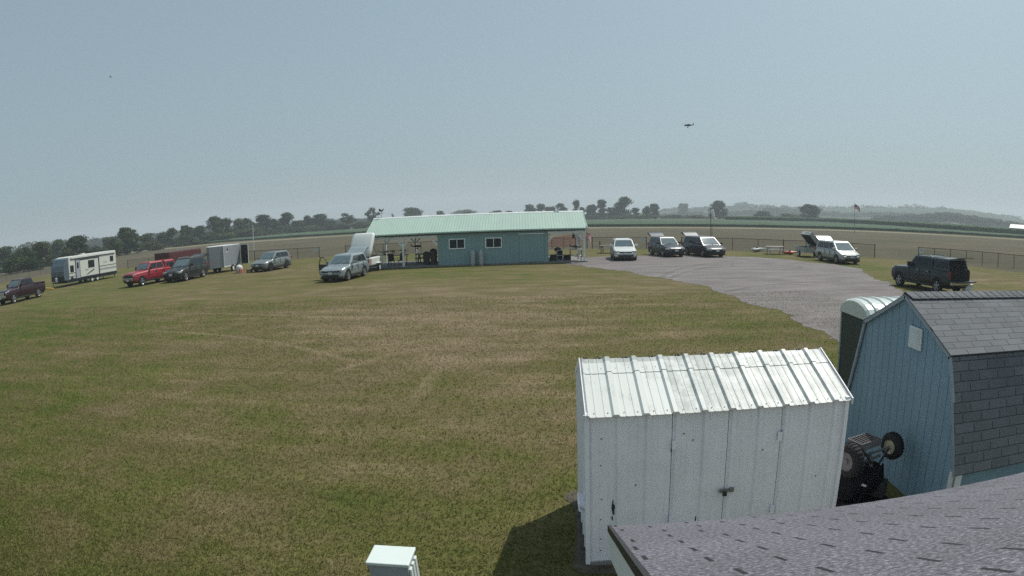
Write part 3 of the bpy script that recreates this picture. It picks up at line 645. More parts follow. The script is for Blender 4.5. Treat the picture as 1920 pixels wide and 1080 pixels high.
def lid_trailer():
    t = thing('utility_trailer', 'small grey box trailer with its lid propped open behind the silver minivan', 'trailer', (21.6, 52.9, 0), R_(-90), 'vehicles parked on the gravel lot')
    M1 = paint_metal('light_grey_panel', (.36, .38, .37), (.2, .2, .19), .4)
    MB().box((0, 0, .68), (2.3, 1.5, .46)).build('tub', M1, t, bevel=.02); MB().box((.0, 0, .915), (2.2, 1.4, .02)).build('tub_interior', BLACKIN, t)
    a = R_(48); hy, hz = .75, .93           # hinge on the far long side (local +y is the car's left = +X in the place)
    def q(s, u): return (hy-math.cos(a)*s+math.sin(a)*u, hz+math.sin(a)*s+math.cos(a)*u)
    lid = MB(); sec = [(0, 0), (1.5, 0), (1.5, .42), (0, .42)]
    pr = [q(*p) for p in sec]; lid.prism([(-1.15, y, z) for y, z in pr], (2.3, 0, 0)); lo = lid.build('lid', M1, t, bevel=.03)
    li = MB(); pr = [q(*p) for p in ((.06, -.012), (1.44, -.012), (1.44, -.002), (.06, -.002))]; li.prism([(-1.1, y, z) for y, z in pr], (2.2, 0, 0)); li.build('lid_interior', BLACKIN, lo)
    sm = MB()
    for k in range(8):
        x = .85-k*.14; p = q(1.506, .22); sm.box((x, p[0], p[1]), (.09, .012, .07), rx=-a)
    sm.build('lettering', DARKPL, lo)
    for s in (-1, 1): twheel(t, 0, s*.82, .27, s, .15)
    MB().tube((1.1, 0, .5), (2.1, 0, .5), .04).build('drawbar', DARKPL, t); MB().tube((.9, -.6, .92), (.9, -.1, 1.75), .015).build('lid_strut', DARKPL, t)
    MB().lathe([(.14, 0), (.17, .22), (.15, .24)], (.2, .1, .93), 'Z', 12, True).build('white_bucket', WHITEP, t)
lid_trailer()

# ---------------------------------------------------------------- clubhouse with open pavilions
SAGE = NT('sage_wall_metal'); _s = SAGE.sep(SAGE.tc)
_a = SAGE.noise(1.2, 5, SAGE.map(SAGE.tc, (1, 1, .3)), .6)
_f = SAGE.math('FRACT', SAGE.math('DIVIDE', _s[0], .305)); _l = SAGE.math('LESS_THAN', _f, .09)
_c = SAGE.mix(SAGE.ramp(_a, [(.3, 0.0), (.7, 1.0)]), (.215, .33, .345), (.245, .365, .38)); _c = SAGE.mix(SAGE.math('MULTIPLY', _l, .35), _c, (.12, .19, .20))
SAGE.bump(SAGE.math('LESS_THAN', _f, .14), .6, .02); SAGE.out(_c, .5)
SAGE = SAGE.m
MINT = NT('pale_green_roof_metal'); _s = MINT.sep(MINT.tc); _f = MINT.math('FRACT', MINT.math('DIVIDE', _s[0], .229))
_a = MINT.noise(.8, 5, MINT.map(MINT.tc, (1.5, .4, 1)), .6)
_c = MINT.mix(MINT.ramp(_a, [(.35, 0.0), (.7, 1.0)]), (.36, .47, .41), (.41, .53, .46)); _c = MINT.mix(MINT.math('MULTIPLY', MINT.math('LESS_THAN', _f, .13), .45), _c, (.17, .30, .23))
MINT.bump(MINT.math('LESS_THAN', _f, .2), .7, .025); MINT.out(_c, .38)
MINT = MINT.m
POST = mat('white_timber_post', (.78, .83, .85), .7, var=.15, bump=.2); CONC = mat('concrete_slab', (.20, .20, .20), .9, var=.2, bump=.3)
BEAM = mat('blue_grey_beam', (.10, .13, .15), .6)
BA, BB = G(692, 505), G(1098, 491); BANG = math.atan2(BB.y-BA.y, BB.x-BA.x)
BLEN = (BB-BA).length; BD = 6.0
def clubhouse():
    t = thing('clubhouse', 'long sage green clubhouse with pale mint metal roof and open pavilion ends', 'building', (BA.x, BA.y, 0), BANG)
    e0, e1, zr, ze, ov = 5.79, 14.61, 4.06, 2.72, .35
    MB().box((BLEN/2, BD/2, .05), (BLEN+.3, BD+.3, .10)).build('floor_slab', CONC, t)
    # enclosed room
    MB().box(((e0+e1)/2, .04, 1.36), (e1-e0, .08, 2.56)).build('wall', SAGE, t); MB().box(((e0+e1)/2, BD-.04, 1.36), (e1-e0, .08, 2.56)).build('wall', SAGE, t)
    for x in (e0+.04, e1-.04): MB().box((x, BD/2, 1.36), (.08, BD-.164, 2.56)).build('wall', SAGE, t)
    for x0, x1, z0, z1 in ((6.70, 8.02, 1.33, 2.16), (9.62, 10.95, 1.31, 2.15)):
        f = MB()
        f.box(((x0+x1)/2, -.035, z0+.04), (x1-x0, .07, .08)); f.box(((x0+x1)/2, -.035, z1-.04), (x1-x0, .07, .08))
        for x in (x0+.04, x1-.04): f.box((x, -.035, (z0+z1)/2), (.08, .068, z1-z0-.162))
        f.box(((x0+x1)/2, -.03, (z0+z1)/2), (.05, .05, z1-z0-.162)); fo = f.build('window', POST, t)
        MB().box(((x0+x1)/2, -.012, (z0+z1)/2), (x1-x0-.16, .012, z1-z0-.16)).build('pane', GLASS, fo)
    MB().box((13.3, -.05, 2.36), (2.1, .10, .07)).build('sliding_door_rail', POST, t)
    MB().box((13.3, -.03, 1.22), (1.9, .04, 2.18)).build('sliding_door', SAGE, t)
    # roof: two sloping sheets
    sl_ = math.hypot(BD/2+ov, zr-ze+ .15)
    for s in (0, 1):
        o = MB().box((BLEN/2, sl_/2, 0), (BLEN+.25, sl_, .05)).build('roof', MINT, t)
        ang = math.atan2(zr-(ze-.02), BD/2+ov)
        if s == 0: o.location = (0, -ov, ze); o.rotation_euler = (ang, 0, 0)
        else: o.location = (BLEN, BD+ov, ze); o.rotation_euler = (ang, 0, math.pi)
    MB().prism([(-.16, BD/2-.24, zr-.03), (-.16, BD/2, zr+.075), (-.16, BD/2+.24, zr-.03), (-.16, BD/2+.24, zr-.055), (-.16, BD/2, zr+.05), (-.16, BD/2-.24, zr-.055)], (BLEN+.32, 0, 0)).build('ridge_cap', WHITEP, t)
    TR = mat('mint_trim', (.42, .58, .50), .4)
    MB().box((BLEN/2, -ov-.02, ze-.04), (BLEN+.28, .03, .08)).build('eave_trim', TR, t)
    for x in (-.14, BLEN+.14):
        for s in (0, 1):
            y0, y1 = (-ov, BD/2) if s == 0 else (BD+ov, BD/2)
            MB().prism([(x, y0, ze-.10), (x, y0, ze+.05), (x, y1, zr+.07), (x, y1, zr-.08)], (.03, 0, 0)).build('rake_trim', TR, t)
        MB().prism([(x+.04 if x < 0 else x-.05, 0, ze+.0), (x+.04 if x < 0 else x-.05, BD, ze+.0), (x+.04 if x < 0 else x-.05, BD/2, zr-.12)], (.02, 0, 0)).build('gable_panel', SAGE, t)
    MB().box((BLEN/2, 0.0, ze-.12+.02), (BLEN, .10, .20)).build('fascia_beam', BEAM, t); MB().box((BLEN/2, BD, ze-.10), (BLEN, .10, .20)).build('fascia_beam', BEAM, t)
    MB().box((BLEN/2, BD/2, ze-.03), (BLEN-.1, BD-.2, .03)).build('ceiling', mat('pale_ceiling', (.25, .27, .27), .8), t)
    for x0, x1 in ((.1, e0-.01), (e1+.01, BLEN-.01)):
        for y in (.02, BD-.02): MB().box(((x0+x1)/2, y, 2.40), (x1-x0, .12, .14)).build('header_beam', POST, t)
    def brace(x, y, z0, dx): b = MB().prism([(x, y-.035, z0), (x+dx, y-.035, z0+abs(dx)), (x+dx+math.copysign(.14, dx), y-.035, z0+abs(dx)), (x, y-.035, z0-.14)], (0, .07, 0)); b.build('brace', POST, t)
    for x in (.12, 2.95, e0+.0, e1, BLEN-.08):
        for y in (.02, BD-.02):
            if abs(x-e0) > .02 and abs(x-e1) > .02 or False:
                MB().box((x, y, 1.22), (.15, .15, 2.24)).build('post', POST, t)
            if x > .5: brace(x if abs(x-e1) > .02 else x, y, 1.78, -.55) if (abs(x-e1) > .02) else None
            if x < BLEN-.5 and abs(x-e0) > .02: brace(x, y, 1.78, .55)
    # weather station on the ridge
    return t
clubhouse()
def BL(u, v, z=0):
    c, s = math.cos(BANG), math.sin(BANG); return Vector((BA.x+u*c-v*s, BA.y+u*s+v*c, z))
def weather_vane():
    p = BL(.55, BD/2, 4.08); t = thing('weather_vane', 'dark rooster shaped vane on a thin mast at the ridge end of the mint roof', 'weather vane', p)
    MB().tube((0, 0, 0), (0, 0, .62), .018).build('mast', GALV, t)
    MB().tube((-.25, 0, .45), (.25, 0, .45), .012).build('direction_arm', DARKPL, t)
    r = [(-.22, .62), (-.12, .58), (.08, .58), (.16, .68), (.22, .84), (.14, .80), (.08, .72), (-.06, .72), (-.16, .84), (-.26, .80)]
    MB().prism([(x, -.015, z) for x, z in r], (0, .03, 0)).build('vane', DARKPL, t)
weather_vane()
def ridge_light():
    p = BL(15.6, BD/2, 4.13); t = thing('security_light', 'small white floodlight near the far end of the mint roof ridge', 'floodlight', p)
    MB().tube((0, 0, 0), (0, 0, .2), .02).build('stem', GALV, t); MB().box((-.12, 0, .22), (.2, .16, .12), ry=.4).build('lamp_head', WHITEP, t, bevel=.02); MB().box((.12, 0, .22), (.2, .16, .12), ry=-.4).build('lamp_head', WHITEP, t, bevel=.02)
ridge_light()
def gas_tank(u, label):
    t = thing('gas_cylinder', label, 'gas cylinder', BL(u, -.32, 0), 0, 'gas cylinders against the clubhouse wall')
    TK = paint_metal('cylinder_paint', (.40, .43, .45), (.25, .24, .22), .35)if 'cylinder_paint' not in MATS else MATS['cylinder_paint']
    MB().lathe([(.17, 0), (.17, .06), (.185, .09), (.19, .14), (.19, 1.0), (.17, 1.08), (.10, 1.14), (.03, 1.16)], (0, 0, 0), 'Z', 20, True).build('tank', TK, t, smooth=False)
    MB().lathe([(.10, 1.13), (.10, 1.26)], (0, 0, 0), 'Z', 14).build('valve_collar', TK, t); MB().tube((0, 0, 1.15), (0, 0, 1.24), .03).build('valve', DARKPL, t)
gas_tank(8.62, 'tall grey gas cylinder nearer the two-pane window by the left pavilion'); gas_tank(9.28, 'tall grey gas cylinder nearer the window on the sliding door side')

# ---------------------------------------------------------------- things in and around the pavilions
def picnic_table(loc, rz, label, m=WOODG, L=1.8, group='picnic tables by the field fence'):
    t = thing('picnic_table', label, 'picnic table', loc, rz, group)
    b = MB()
    for k in range(5): b.box((0, -.32+k*.16, .74), (L, .145, .04))
    b.build('tabletop', m, t)
    for s in (-1, 1):
        b = MB()
        for k in range(2): b.box((0, s*(.62+k*.15), .44), (L, .14, .04))
        b.build('bench', m, t)
    for x in (-L*.36, L*.36):
        for s in (-1, 1): MB().tube((x, s*.22, .72), (x, s*.62, 0), .045, .045, 6).build('leg', m, t)
        MB().box((x, 0, .40), (.05, 1.5, .09)).build('crossbar', m, t)
    return t
PALEW = mat('pale_bleached_wood', (.42, .42, .41), .8, var=.2)
picnic_table(G(1453, 476.5), R_(-3), 'pale picnic table on the grass near the white model wing', PALEW)
picnic_table(G(1140, 474.5), R_(8), 'grey picnic table half hidden behind the white crossover', WOODG, 1.6)
picnic_table(BL(4.35, 3.2, .1), BANG, 'dark picnic table under the left pavilion roof', mat('dark_stained_wood', (.09, .075, .07), .8, var=.2), 1.8, 'tables in the pavilions')
def airplane(name, label, loc, rz, body, wing, span=1.9, L=1.5, pitch=0, roll=0, stand=True, group=None, wing2=None, cat='model airplane'):
    t = thing(name, label, cat, loc, rz, group); t.rotation_euler = (roll, pitch, rz)
    r = []
    for x, ry, rz_, zc in ((.5, .03, .03, 0), (.46, .07, .075, 0), (.30, .085, .10, 0), (.05, .085, .11, .01), (-.2, .05, .06, .02), (-.45, .02, .03, .04), (-.5, .01, .02, .05)):
        r.append([(x*L, math.cos(2*math.pi*k/10)*ry*L, zc*L+math.sin(2*math.pi*k/10)*rz_*L) for k in range(10)])
    MB().loft(r).build('fuselage', body, t, smooth=True)
    for s in (-1, 1):
        MB().loft([[(x, y*s, z) for x, z in ((.16*L*c+.05, .05*L+th), (.0, .05*L+th*1.8), (-.14*L*c, .05*L), (0, .05*L-th))] for y, c, th in ((.03, 1, .016), (span*.35, .95, .013), (span*.5, .6, .008))]).build('wing', wing, t)
        MB().loft([[(x-.43*L, y*s, z+.05*L) for x, z in ((.07*c, .005), (-.07*c, .004), (-.07*c, -.004), (.07*c, -.005))] for y, c in ((0, 1), (.24*L*.9, .6))]).build('tailplane', wing2 or wing, t)
    MB().prism([(-.36*L, -.008, .06*L), (-.5*L, -.008, .06*L), (-.52*L, -.008, .24*L), (-.45*L, -.008, .24*L)], (0, .016, 0)).build('fin', wing2 or wing, t)
    MB().prism([(.18*L, -.05*L, .08*L), (.0, -.05*L, .08*L), (.02*L, -.05*L, .14*L), (.12*L, -.05*L, .14*L)], (0, .1*L, 0)).build('canopy', GLASS, t)
    MB().box((.52*L, 0, 0), (.015, .03, .30*L)).build('propeller', DARKPL, t)
    for s in (-1, 1): MB().tube((.12*L, s*.04*L, -.06*L), (.14*L, s*.14*L, -.20*L), .010).build('landing_leg', GALV, t); MB().lathe([(.001, -.02), (.05*L, -.02), (.05*L, .02), (.001, .02)], (.14*L, s*.15*L, -.21*L), 'Y', 12).build('landing_wheel', RUBBER, t)
    return t
YEL = mat('yellow_covering', (.55, .33, .03), .4); ORG = mat('orange_red_covering', (.5, .09, .04), .4); WHC = mat('white_covering', (.68, .68, .64), .4)
DKPL = mat('dark_airframe', (.03, .04, .045), .5)
GF = 'model airplanes in flight'
d1 = Vector(ray(1292, 235)); d2 = Vector(ray(207, 144)); C0 = Vector((0, 0, CAMH))
airplane('model_airplane', 'dark model airplane flying level above the parked minivans', C0+d1*105, R_(178), DKPL, DKPL, 1.4, 1.62, 0, .0, group=GF)
airplane('model_airplane', 'tiny dark model airplane flying high above the travel trailer', C0+d2*150, R_(140), DKPL, DKPL, .9, .8, .2, .5, group=GF)
def stand_table(loc, rz, label, m, L=1.2, W_=.6, H=.74, cat='folding table', group='tables in the pavilions'):
    t = thing('folding_table', label, cat, loc, rz, group)
    MB().box((0, 0, H-.02), (L, W_, .04)).build('tabletop', m, t, bevel=.01)
    for x in (-L*.42, L*.42):
        for y in (-W_*.4, W_*.4): MB().tube((x, y, H-.04), (x*.92, y, 0), .018).build('leg', DARKPL, t)
    return t
stand_table(BL(4.1, 1.3, .1), BANG, 'white folding table with black legs in the left pavilion', WHITEP, .75, .6, .95)
stand_table(BL(2.15, 1.9, .1), BANG+.1, 'dark trestle table carrying yellow model airplanes', mat('brown_board', (.10, .07, .05), .8), 1.7, .6, .85)
GP = 'model airplanes resting in the pavilions'
airplane('model_airplane', 'yellow winged model airplane on the trestle table at the pavilion edge', BL(1.65, 1.9, 1.25), BANG+R_(80), YEL, YEL, 1.0, .9, group=GP, wing2=DKPL)
airplane('model_airplane', 'yellow and black model airplane next to the front post of the left pavilion', BL(2.55, 1.9, 1.27), BANG+R_(70), DKPL, YEL, .9, .8, group=GP)
airplane('model_airplane', 'orange and black model airplane resting high behind the front post', BL(3.5, 2.9, 1.55), BANG+R_(20), DKPL, ORG, 1.0, .9, group=GP)
airplane('model_airplane', 'white model airplane on a table at the far left pavilion corner', BL(.55, 3.0, 1.2), BANG+R_(30), WHC, WHC, 1.1, 1.0, group=GP)
stand_table(BL(.5, 3.0, .1), BANG+.1, 'grey work table at the outer corner of the left pavilion', WOODG, 1.3, .6, .85)
def chair(loc, rz, label, m):
    t = thing('camping_chair', label, 'chair', loc, rz, 'chairs in the left pavilion')
    MB().box((0, 0, .44), (.5, .48, .04)).build('seat', m, t); MB().box((0, .24, .74), (.5, .04, .56), rx=-.2).build('backrest', m, t)
    for x in (-.24, .24):
        for y in (-.22, .22): MB().tube((x, y, .64 if y < 0 else .5), (x, -y*.9, 0), .014).build('leg', DARKPL, t)
        MB().box((x, 0, .64), (.05, .46, .03)).build('armrest', m, t)
NAV = mat('navy_canvas', (.018, .022, .045), .9)
chair(BL(1.75, .9, .1), BANG+.4, 'navy canvas camping chair beside the trestle table', NAV); chair(BL(2.5, 1.0, .1), BANG-.5, 'navy canvas camping chair close to the front post', NAV); chair(BL(.45, .9, .1), BANG+2.8, 'navy canvas camping chair at the outer pavilion corner', NAV)
def bin_(loc, label, m, r=.28, h=.9):
    t = thing('rubbish_bin', label, 'bin', loc, 0, 'dark bins against the clubhouse end wall')
    MB().lathe([(r*.85, 0), (r, h*.9), (r*1.05, h*.92)], (0, 0, 0), 'Z', 18, True).build('drum', m, t); MB().lathe([(r*1.08, h*.92), (r*1.0, h), (r*.5, h*1.08), (.01, h*1.12)], (0, 0, 0), 'Z', 18).build('lid', DARKPL, t)
BRN = mat('dark_brown_plastic', (.035, .022, .025), .6)
bin_(BL(5.35, .55, .1), 'dark brown lidded bin touching the clubhouse end wall', BRN, .3, 1.05); bin_(BL(4.75, .7, .1), 'dark brown lidded bin set away from the end wall', BRN, .28, 1.0); bin_(BL(5.2, 1.5, .1), 'dark bin half hidden behind the two front bins', BRN, .3, 1.15)
def grill(loc, rz, label):
    t = thing('barbecue_grill', label, 'grill', loc, rz, None)
    MB().lathe([(.001, -.18), (.24, -.12), (.30, .0), (.26, .12), (.001, .2)], (0, 0, .85), 'Z', 18).build('firebox', mat('dark_red_enamel', (.06, .02, .025), .4), t)
    for x, y in ((-.2, -.15), (.2, -.15), (0, .2)): MB().tube((x*.7, y*.7, .75), (x*1.3, y*1.3, 0), .015).build('leg', GALV, t)
grill(BL(15.45, 1.6, .1), 0, 'dark red kettle grill in the right pavilion')
def cabinet(loc, rz, label, m, d, shelves, cat='cabinet', nm='cabinet'):
    t = thing(nm, label, cat, loc, rz, 'storage units in the right pavilion')
    w_, dd, h = d
    for s in (-1, 1): MB().box((s*(w_/2-.02), 0, h/2), (.04, dd, h)).build('side_panel', m, t)
    MB().box((0, dd/2-.02, h/2), (w_-.082, .03, h-.05)).build('back_panel', DARKPL, t)
    for k in range(shelves+1): MB().box((0, -.005, .03+k*(h-.06)/shelves), (w_-.083, dd-.05, .035)).build('shelf', m, t)
    return t
cabinet(BL(15.05, .9, .1), BANG, 'low black shelf unit at the clubhouse corner of the right pavilion', mat('black_plastic_shelf', (.05, .055, .06), .6), (.55, .4, .5), 4)
cabinet(BL(15.55, .8, .1), BANG, 'pale blue grey cabinet under the kettle grill', mat('pale_blue_board', (.36, .42, .42), .6), (.5, .4, .85), 2)
cabinet(BL(16.15, 1.0, .1), BANG, 'brown wooden box shelf in the middle of the right pavilion', mat('brown_box_board', (.14, .10, .09), .8), (.55, .45, .45), 1)
stand_table(BL(16.85, .7, .1), BANG, 'pale grey table at the outer corner of the right pavilion', mat('pale_blue_board', (.36, .42, .42), .6), 1.1, .6, .90)
airplane('model_airplane', 'dark model airplane on the pale table of the right pavilion', BL(16.8, .75, 1.2), BANG+R_(15), DKPL, mat('dark_teal_covering', (.03, .09, .10), .5), .9, .9, group=GP)
airplane('model_airplane', 'cream and yellow model airplane stored below the pale table', BL(16.9, .6, .45), BANG+R_(10), WHC, mat('cream_covering', (.6, .55, .32), .5), .7, .9, group=GP)
def speaker_box():
    t = thing('loudspeaker', 'small black loudspeaker hung under the right pavilion beam', 'loudspeaker', BL(16.65, .25, 2.05))
    MB().box((0, 0, 0), (.2, .18, .3)).build('cabinet', DARKPL, t, bevel=.02); MB().tube((0, 0, .15), (0, 0, .3), .02).build('bracket', GALV, t)
speaker_box()
def cloth_flag(name, label, loc, rz, w_, h_, droop, group=None, us=True, pole=None):
    t = thing(name, label, 'flag', loc, rz, group)
    n, m_ = 26, 14; V = []; F = []
    for j in range(m_+1):
        for i in range(n+1):
            u, v = i/n, j/m_
            x = u*w_*(1-.25*droop); y = .09*math.sin(u*9+v*1.5)*u*(1+droop); z = v*h_ - droop*u*u*w_*.55
            V.append((x, y, z))
    for j in range(m_):
        for i in range(n): F.append((j*(n+1)+i, j*(n+1)+i+1, (j+1)*(n+1)+i+1, (j+1)*(n+1)+i))
    f = MB(); f.add(V, F); o = f.build('cloth', mat('flag_red', (.60, .06, .08), .8), t, smooth=True)
    o.data.materials.append(mat('flag_white', (.75, .72, .70), .8)); o.data.materials.append(mat('flag_blue', (.03, .05, .16), .8))
    for p in o.data.polygons:
        j, i = divmod(p.index, n); st_ = int((m_-1-j)*13/m_)
        p.material_index = 2 if (i < n*.4 and j >= m_*6/13) else (st_ % 2)
    me = o.data
    s_ = MB()
    for a in range(5):
        for b in range(6):
            i = int((b+.5)/6*n*.4); j = int(m_*6/13+1+a*1.35)
            if j <= m_:
                p = V[j*(n+1)+i]; s_.box((p[0], p[1]-.02, p[2]), (w_*.015, .01, w_*.015))
    s_.build('star_pattern', mat('flag_white', (.6, .6, .6), .8), t)
    if pole: MB().tube((0, 0, -pole), (0, 0, h_+.4), .07 if pole > 4 else .02, .04 if pole > 4 else .02, 10).build('pole', GALV, t); MB().lathe([(.001, h_+.4), (.10, h_+.47), (.001, h_+.55)], (0, 0, 0), 'Z', 10).build('finial', CHROME, t)
    return t
fp = AT(1602.5, 413, 150); fz = AT(1602.5, 372, 150).z
ft = cloth_flag('flagpole', 'tall flagpole on the field flying the American flag beyond the silver minivan', (fp.x, fp.y, fz-2.45), R_(-28), 1.75, 1.05, .9, pole=fz-2.45)
ft['category'] = 'flagpole'
fq = BL(BLEN+.12, -.15, 1.72)
hf = cloth_flag('wall_flag', 'small American flag drooping from the outer pavilion corner post', (fq.x, fq.y, fq.z+.15), R_(-60), .55, .5, 1.0, pole=.02)

# ---------------------------------------------------------------- white metal shed
WSH = paint_metal('weathered_white_wall_metal', (.88, .86, .91), (.52, .51, .52), .35, .5)
ROOFW = sheet_roof_mat()
def rib_profile(x0, x1, pitch=.3048, h=.026, minor=True, t0=0.0):
    """outline along x of a ribbed metal sheet: (x, height)"""
    pts = [(x0, 0)]; k = math.floor((x0-t0)/pitch)
    while t0+k*pitch < x1+.1:
        c = t0+k*pitch
        for dx, hh in ((-.045, 0), (-.022, h), (.022, h), (.045, 0)) + (((.095, 0), (.101, .004), (.113, .004), (.119, 0), (.186, 0), (.192, .004), (.204, .004), (.210, 0)) if minor else ()):
            x = c+dx
            if x0 < x < x1: pts.append((x, hh))
        k += 1
    pts.append((x1, 0)); return pts
def rib_wall(name, m, par, x0, x1, z0, z1, y, out=-1, t0=.02):
    pf = rib_profile(x0, x1, t0=t0); b = MB(); n = len(pf)
    vs = [(x, y+out*h, z) for z in (z0, z1) for x, h in pf] + [(x, y-out*.012, z) for z in (z0, z1) for x, h in ((x0, 0), (x1, 0))]
    fs = [(i, i+1, n+i+1, n+i) for i in range(n-1)]; e = 2*n
    fs += [(e, e+1, e+3, e+2), (0, e, e+2, n), (n-1, e+1, e+3, 2*n-1), tuple(range(n))+(e+1, e), tuple(range(n, 2*n))+(e+3, e+2)]
    b.add(vs, fs); return b.build(name, m, par)
def white_shed():
    rz = R_(2.9); t = thing('metal_shed', 'weathered white ribbed metal shed with double doors and a sloping white roof', 'shed', (.115, 5.79, 0), rz)
    Wd, D, hf, hb = 2.88, 1.70, 1.82, 2.16
    xs = [0, .875, 1.485, 2.10, Wd]; g = .0035
    rib_wall('wall', WSH, t, xs[0], xs[1]-g, .06, hf, 0)
    for k, (a, b_) in enumerate(((xs[1], xs[2]), (xs[2], xs[3]))):
        d = rib_wall('door', WSH, t, a+g, b_-g, .10, hf-.02, 0)
        for z in (.55, 1.45):
            MB().box((a+.02 if k == 0 else b_-.02, -.034, z), (.05, .012, .10)).build('hinge', WSH, d)
    rib_wall('wall', WSH, t, xs[3]+g, xs[4], .06, hf, 0)
    MB().box((Wd/2, .03, .93), (Wd-.03, .02, 1.70)).build('gap_shade_backing', BLACKIN, t)  # near-black backing puts shade into the door gaps
    MB().box((Wd/2, -.0, .03), (Wd, .05, .06)).build('base_rail', paint_metal('rusty_rail', (.3, .3, .29), (.12, .08, .05), .7), t)
    for x, nx in ((0, -1), (Wd, 1)):        # end walls
        pf = sorted(set(rib_profile(0, D, t0=.05)+[(D/2, 0)]), key=lambda q: q[0]); n = len(pf); b = MB()
        vs = [(x+nx*h, y, .05) for y, h in pf] + [(x+nx*h, y, hf-.01+(hb-hf)*(1-abs(2*y/D-1))) for y, h in pf] + [(x-nx*.012, 0, .05), (x-nx*.012, D, .05), (x-nx*.012, 0, hf-.01), (x-nx*.012, D, hf-.01)]
        e = 2*n; fs = [(i, i+1, n+i+1, n+i) for i in range(n-1)] + [(e, e+1, e+3, e+2), (0, e, e+2, n), (n-1, e+1, e+3, 2*n-1), tuple(range(n))+(e+1, e), tuple(range(n, 2*n))+(e+3, e+2)]
        b.add(vs, fs).build('end_wall', WSH, t)
    rib_wall('wall', WSH, t, 0, Wd, .05, hf-.03, D, out=1)
    for x in (0, Wd):
        MB().box((x+(-.012 if x == 0 else .012), -.022, hf/2+.03), (.05, .05, hf-.02)).build('corner_trim', WSH, t, bevel=.006)
    # roof: ribbed sheet with a second, overlapping piece along the high edge
    ang = math.atan2(hb-hf, D/2); ln = math.hypot(D/2+.07, (hb-hf)*(1+.14/D))
    def sheet_(name, v0, v1, lift, thick=.0025):
        pf = rib_profile(-.015, Wd+.05, h=.028, t0=-.02); n = len(pf); b = MB()
        rs = np.random.RandomState(5)
        vs = [(x, v, lift+h) for v in (v0, v1) for x, h in pf] + [(x, v, lift+h-thick) for v in (v0, v1) for x, h in pf]
        fs = [(i, i+1, n+i+1, n+i) for i in range(n-1)] + [(2*n+i, 2*n+i+1, 3*n+i+1, 3*n+i) for i in range(n-1)] + [(i, i+1, 2*n+i+1, 2*n+i) for i in range(n-1)] + [(n+i, n+i+1, 3*n+i+1, 3*n+i) for i in range(n-1)]
        b.add(vs, fs); o = b.build(name, ROOFW, t); o.location = (0, -.07, hf-.07*math.tan(ang)+.014); o.rotation_euler = (ang, 0, 0); return o
    ro = sheet_('roof', 0, ln, 0); sheet_('roof_overlap', ln*.73, ln+.012, .006); rb = sheet_('roof', 0, ln, 0); rb.location = (Wd+.03, D+.07, rb.location.z); rb.rotation_euler = (ang, 0, math.pi)
    cl = MB()
    for k in range(10):
        if k*.3048 < Wd+.02: cl.box((k*.3048-.02, .012, .012), (.05, .006, .026))
    cl.build('rib_closure_pattern', WSH, ro)
    s = MB()
    for k in range(10):
        for dx in (.085, .225):
            for v in (.06, ln*.82): s.tube((k*.3048-.02+dx, v, .0), (k*.3048-.02+dx, v, .010), .0048, .0048, 6)
    so_ = s.build('screw_pattern', mat('screw_head', (.12, .12, .12), .5), ro)
    for x in (-.028, Wd+.055):
        
        for y0 in (-.08, D+.08): MB().prism([(x, y0, hf-.06), (x, y0, hf+.012), (x, D/2, hb+.045), (x, D/2, hb-.03)], (.010, 0, 0)).build('rake_trim', WSH, t)
    # latch and padlock
    la = MB(); la.box((1.49, -.042, .865), (.15, .012, .035)); la.box((1.56, -.046, .87), (.05, .014, .055)); lo = la.build('latch', GALV, t)
    MB().box((1.475, -.066, .835), (.05, .03, .05)).build('padlock', mat('dark_padlock', (.04, .05, .05), .4, .6), t, bevel=.01)
    # torn holes and chips in the paint
    hm = mat('bare_dark_metal', (.012, .022, .035), .6)
    rs = random.Random(2)
    def chip(x, z, w_, h_, y=-.0045):
        n = 18; p = []
        for k in range(n):
            a = 2*math.pi*k/n; rr = 1+rs.uniform(-.35, .3); p.append((x+math.cos(a)*w_/2*rr, y, z+math.sin(a)*h_/2*rr))
        MB().prism(p, (0, .003, 0)).build('paint_chip', hm, t)
    chip(.262, .74, .030, .17); chip(.255, .61, .018, .06); chip(1.18, .52, .012, .06); chip(2.115, 1.47, .022, .08, -.006); chip(2.125, 1.58, .03, .03, -.006); chip(2.30, 1.78, .02, .03); chip(.87, 1.38, .014, .05)
    sc_ = MB()
    for x, z in ((.13, .2), (.13, .35), (.14, .85), (.13, 1.25), (.14, 1.55), (2.8, 1.62), (.5, 1.0), (1.0, 1.56), (1.9, 1.3), (2.6, .9), (1.1, 1.48), (.13, .6)):
        sc_.box((x, -.006, z), (.012, .006, .012))
    sc_.build('screw_pattern', mat('rust_spot', (.10, .09, .085), .8), t)
    for z in (.55, .62): MB().box((-.06, .25, z+.1), (.08, .3, .02), ry=.6).build('bent_flashing', WSH, t)
white_shed()

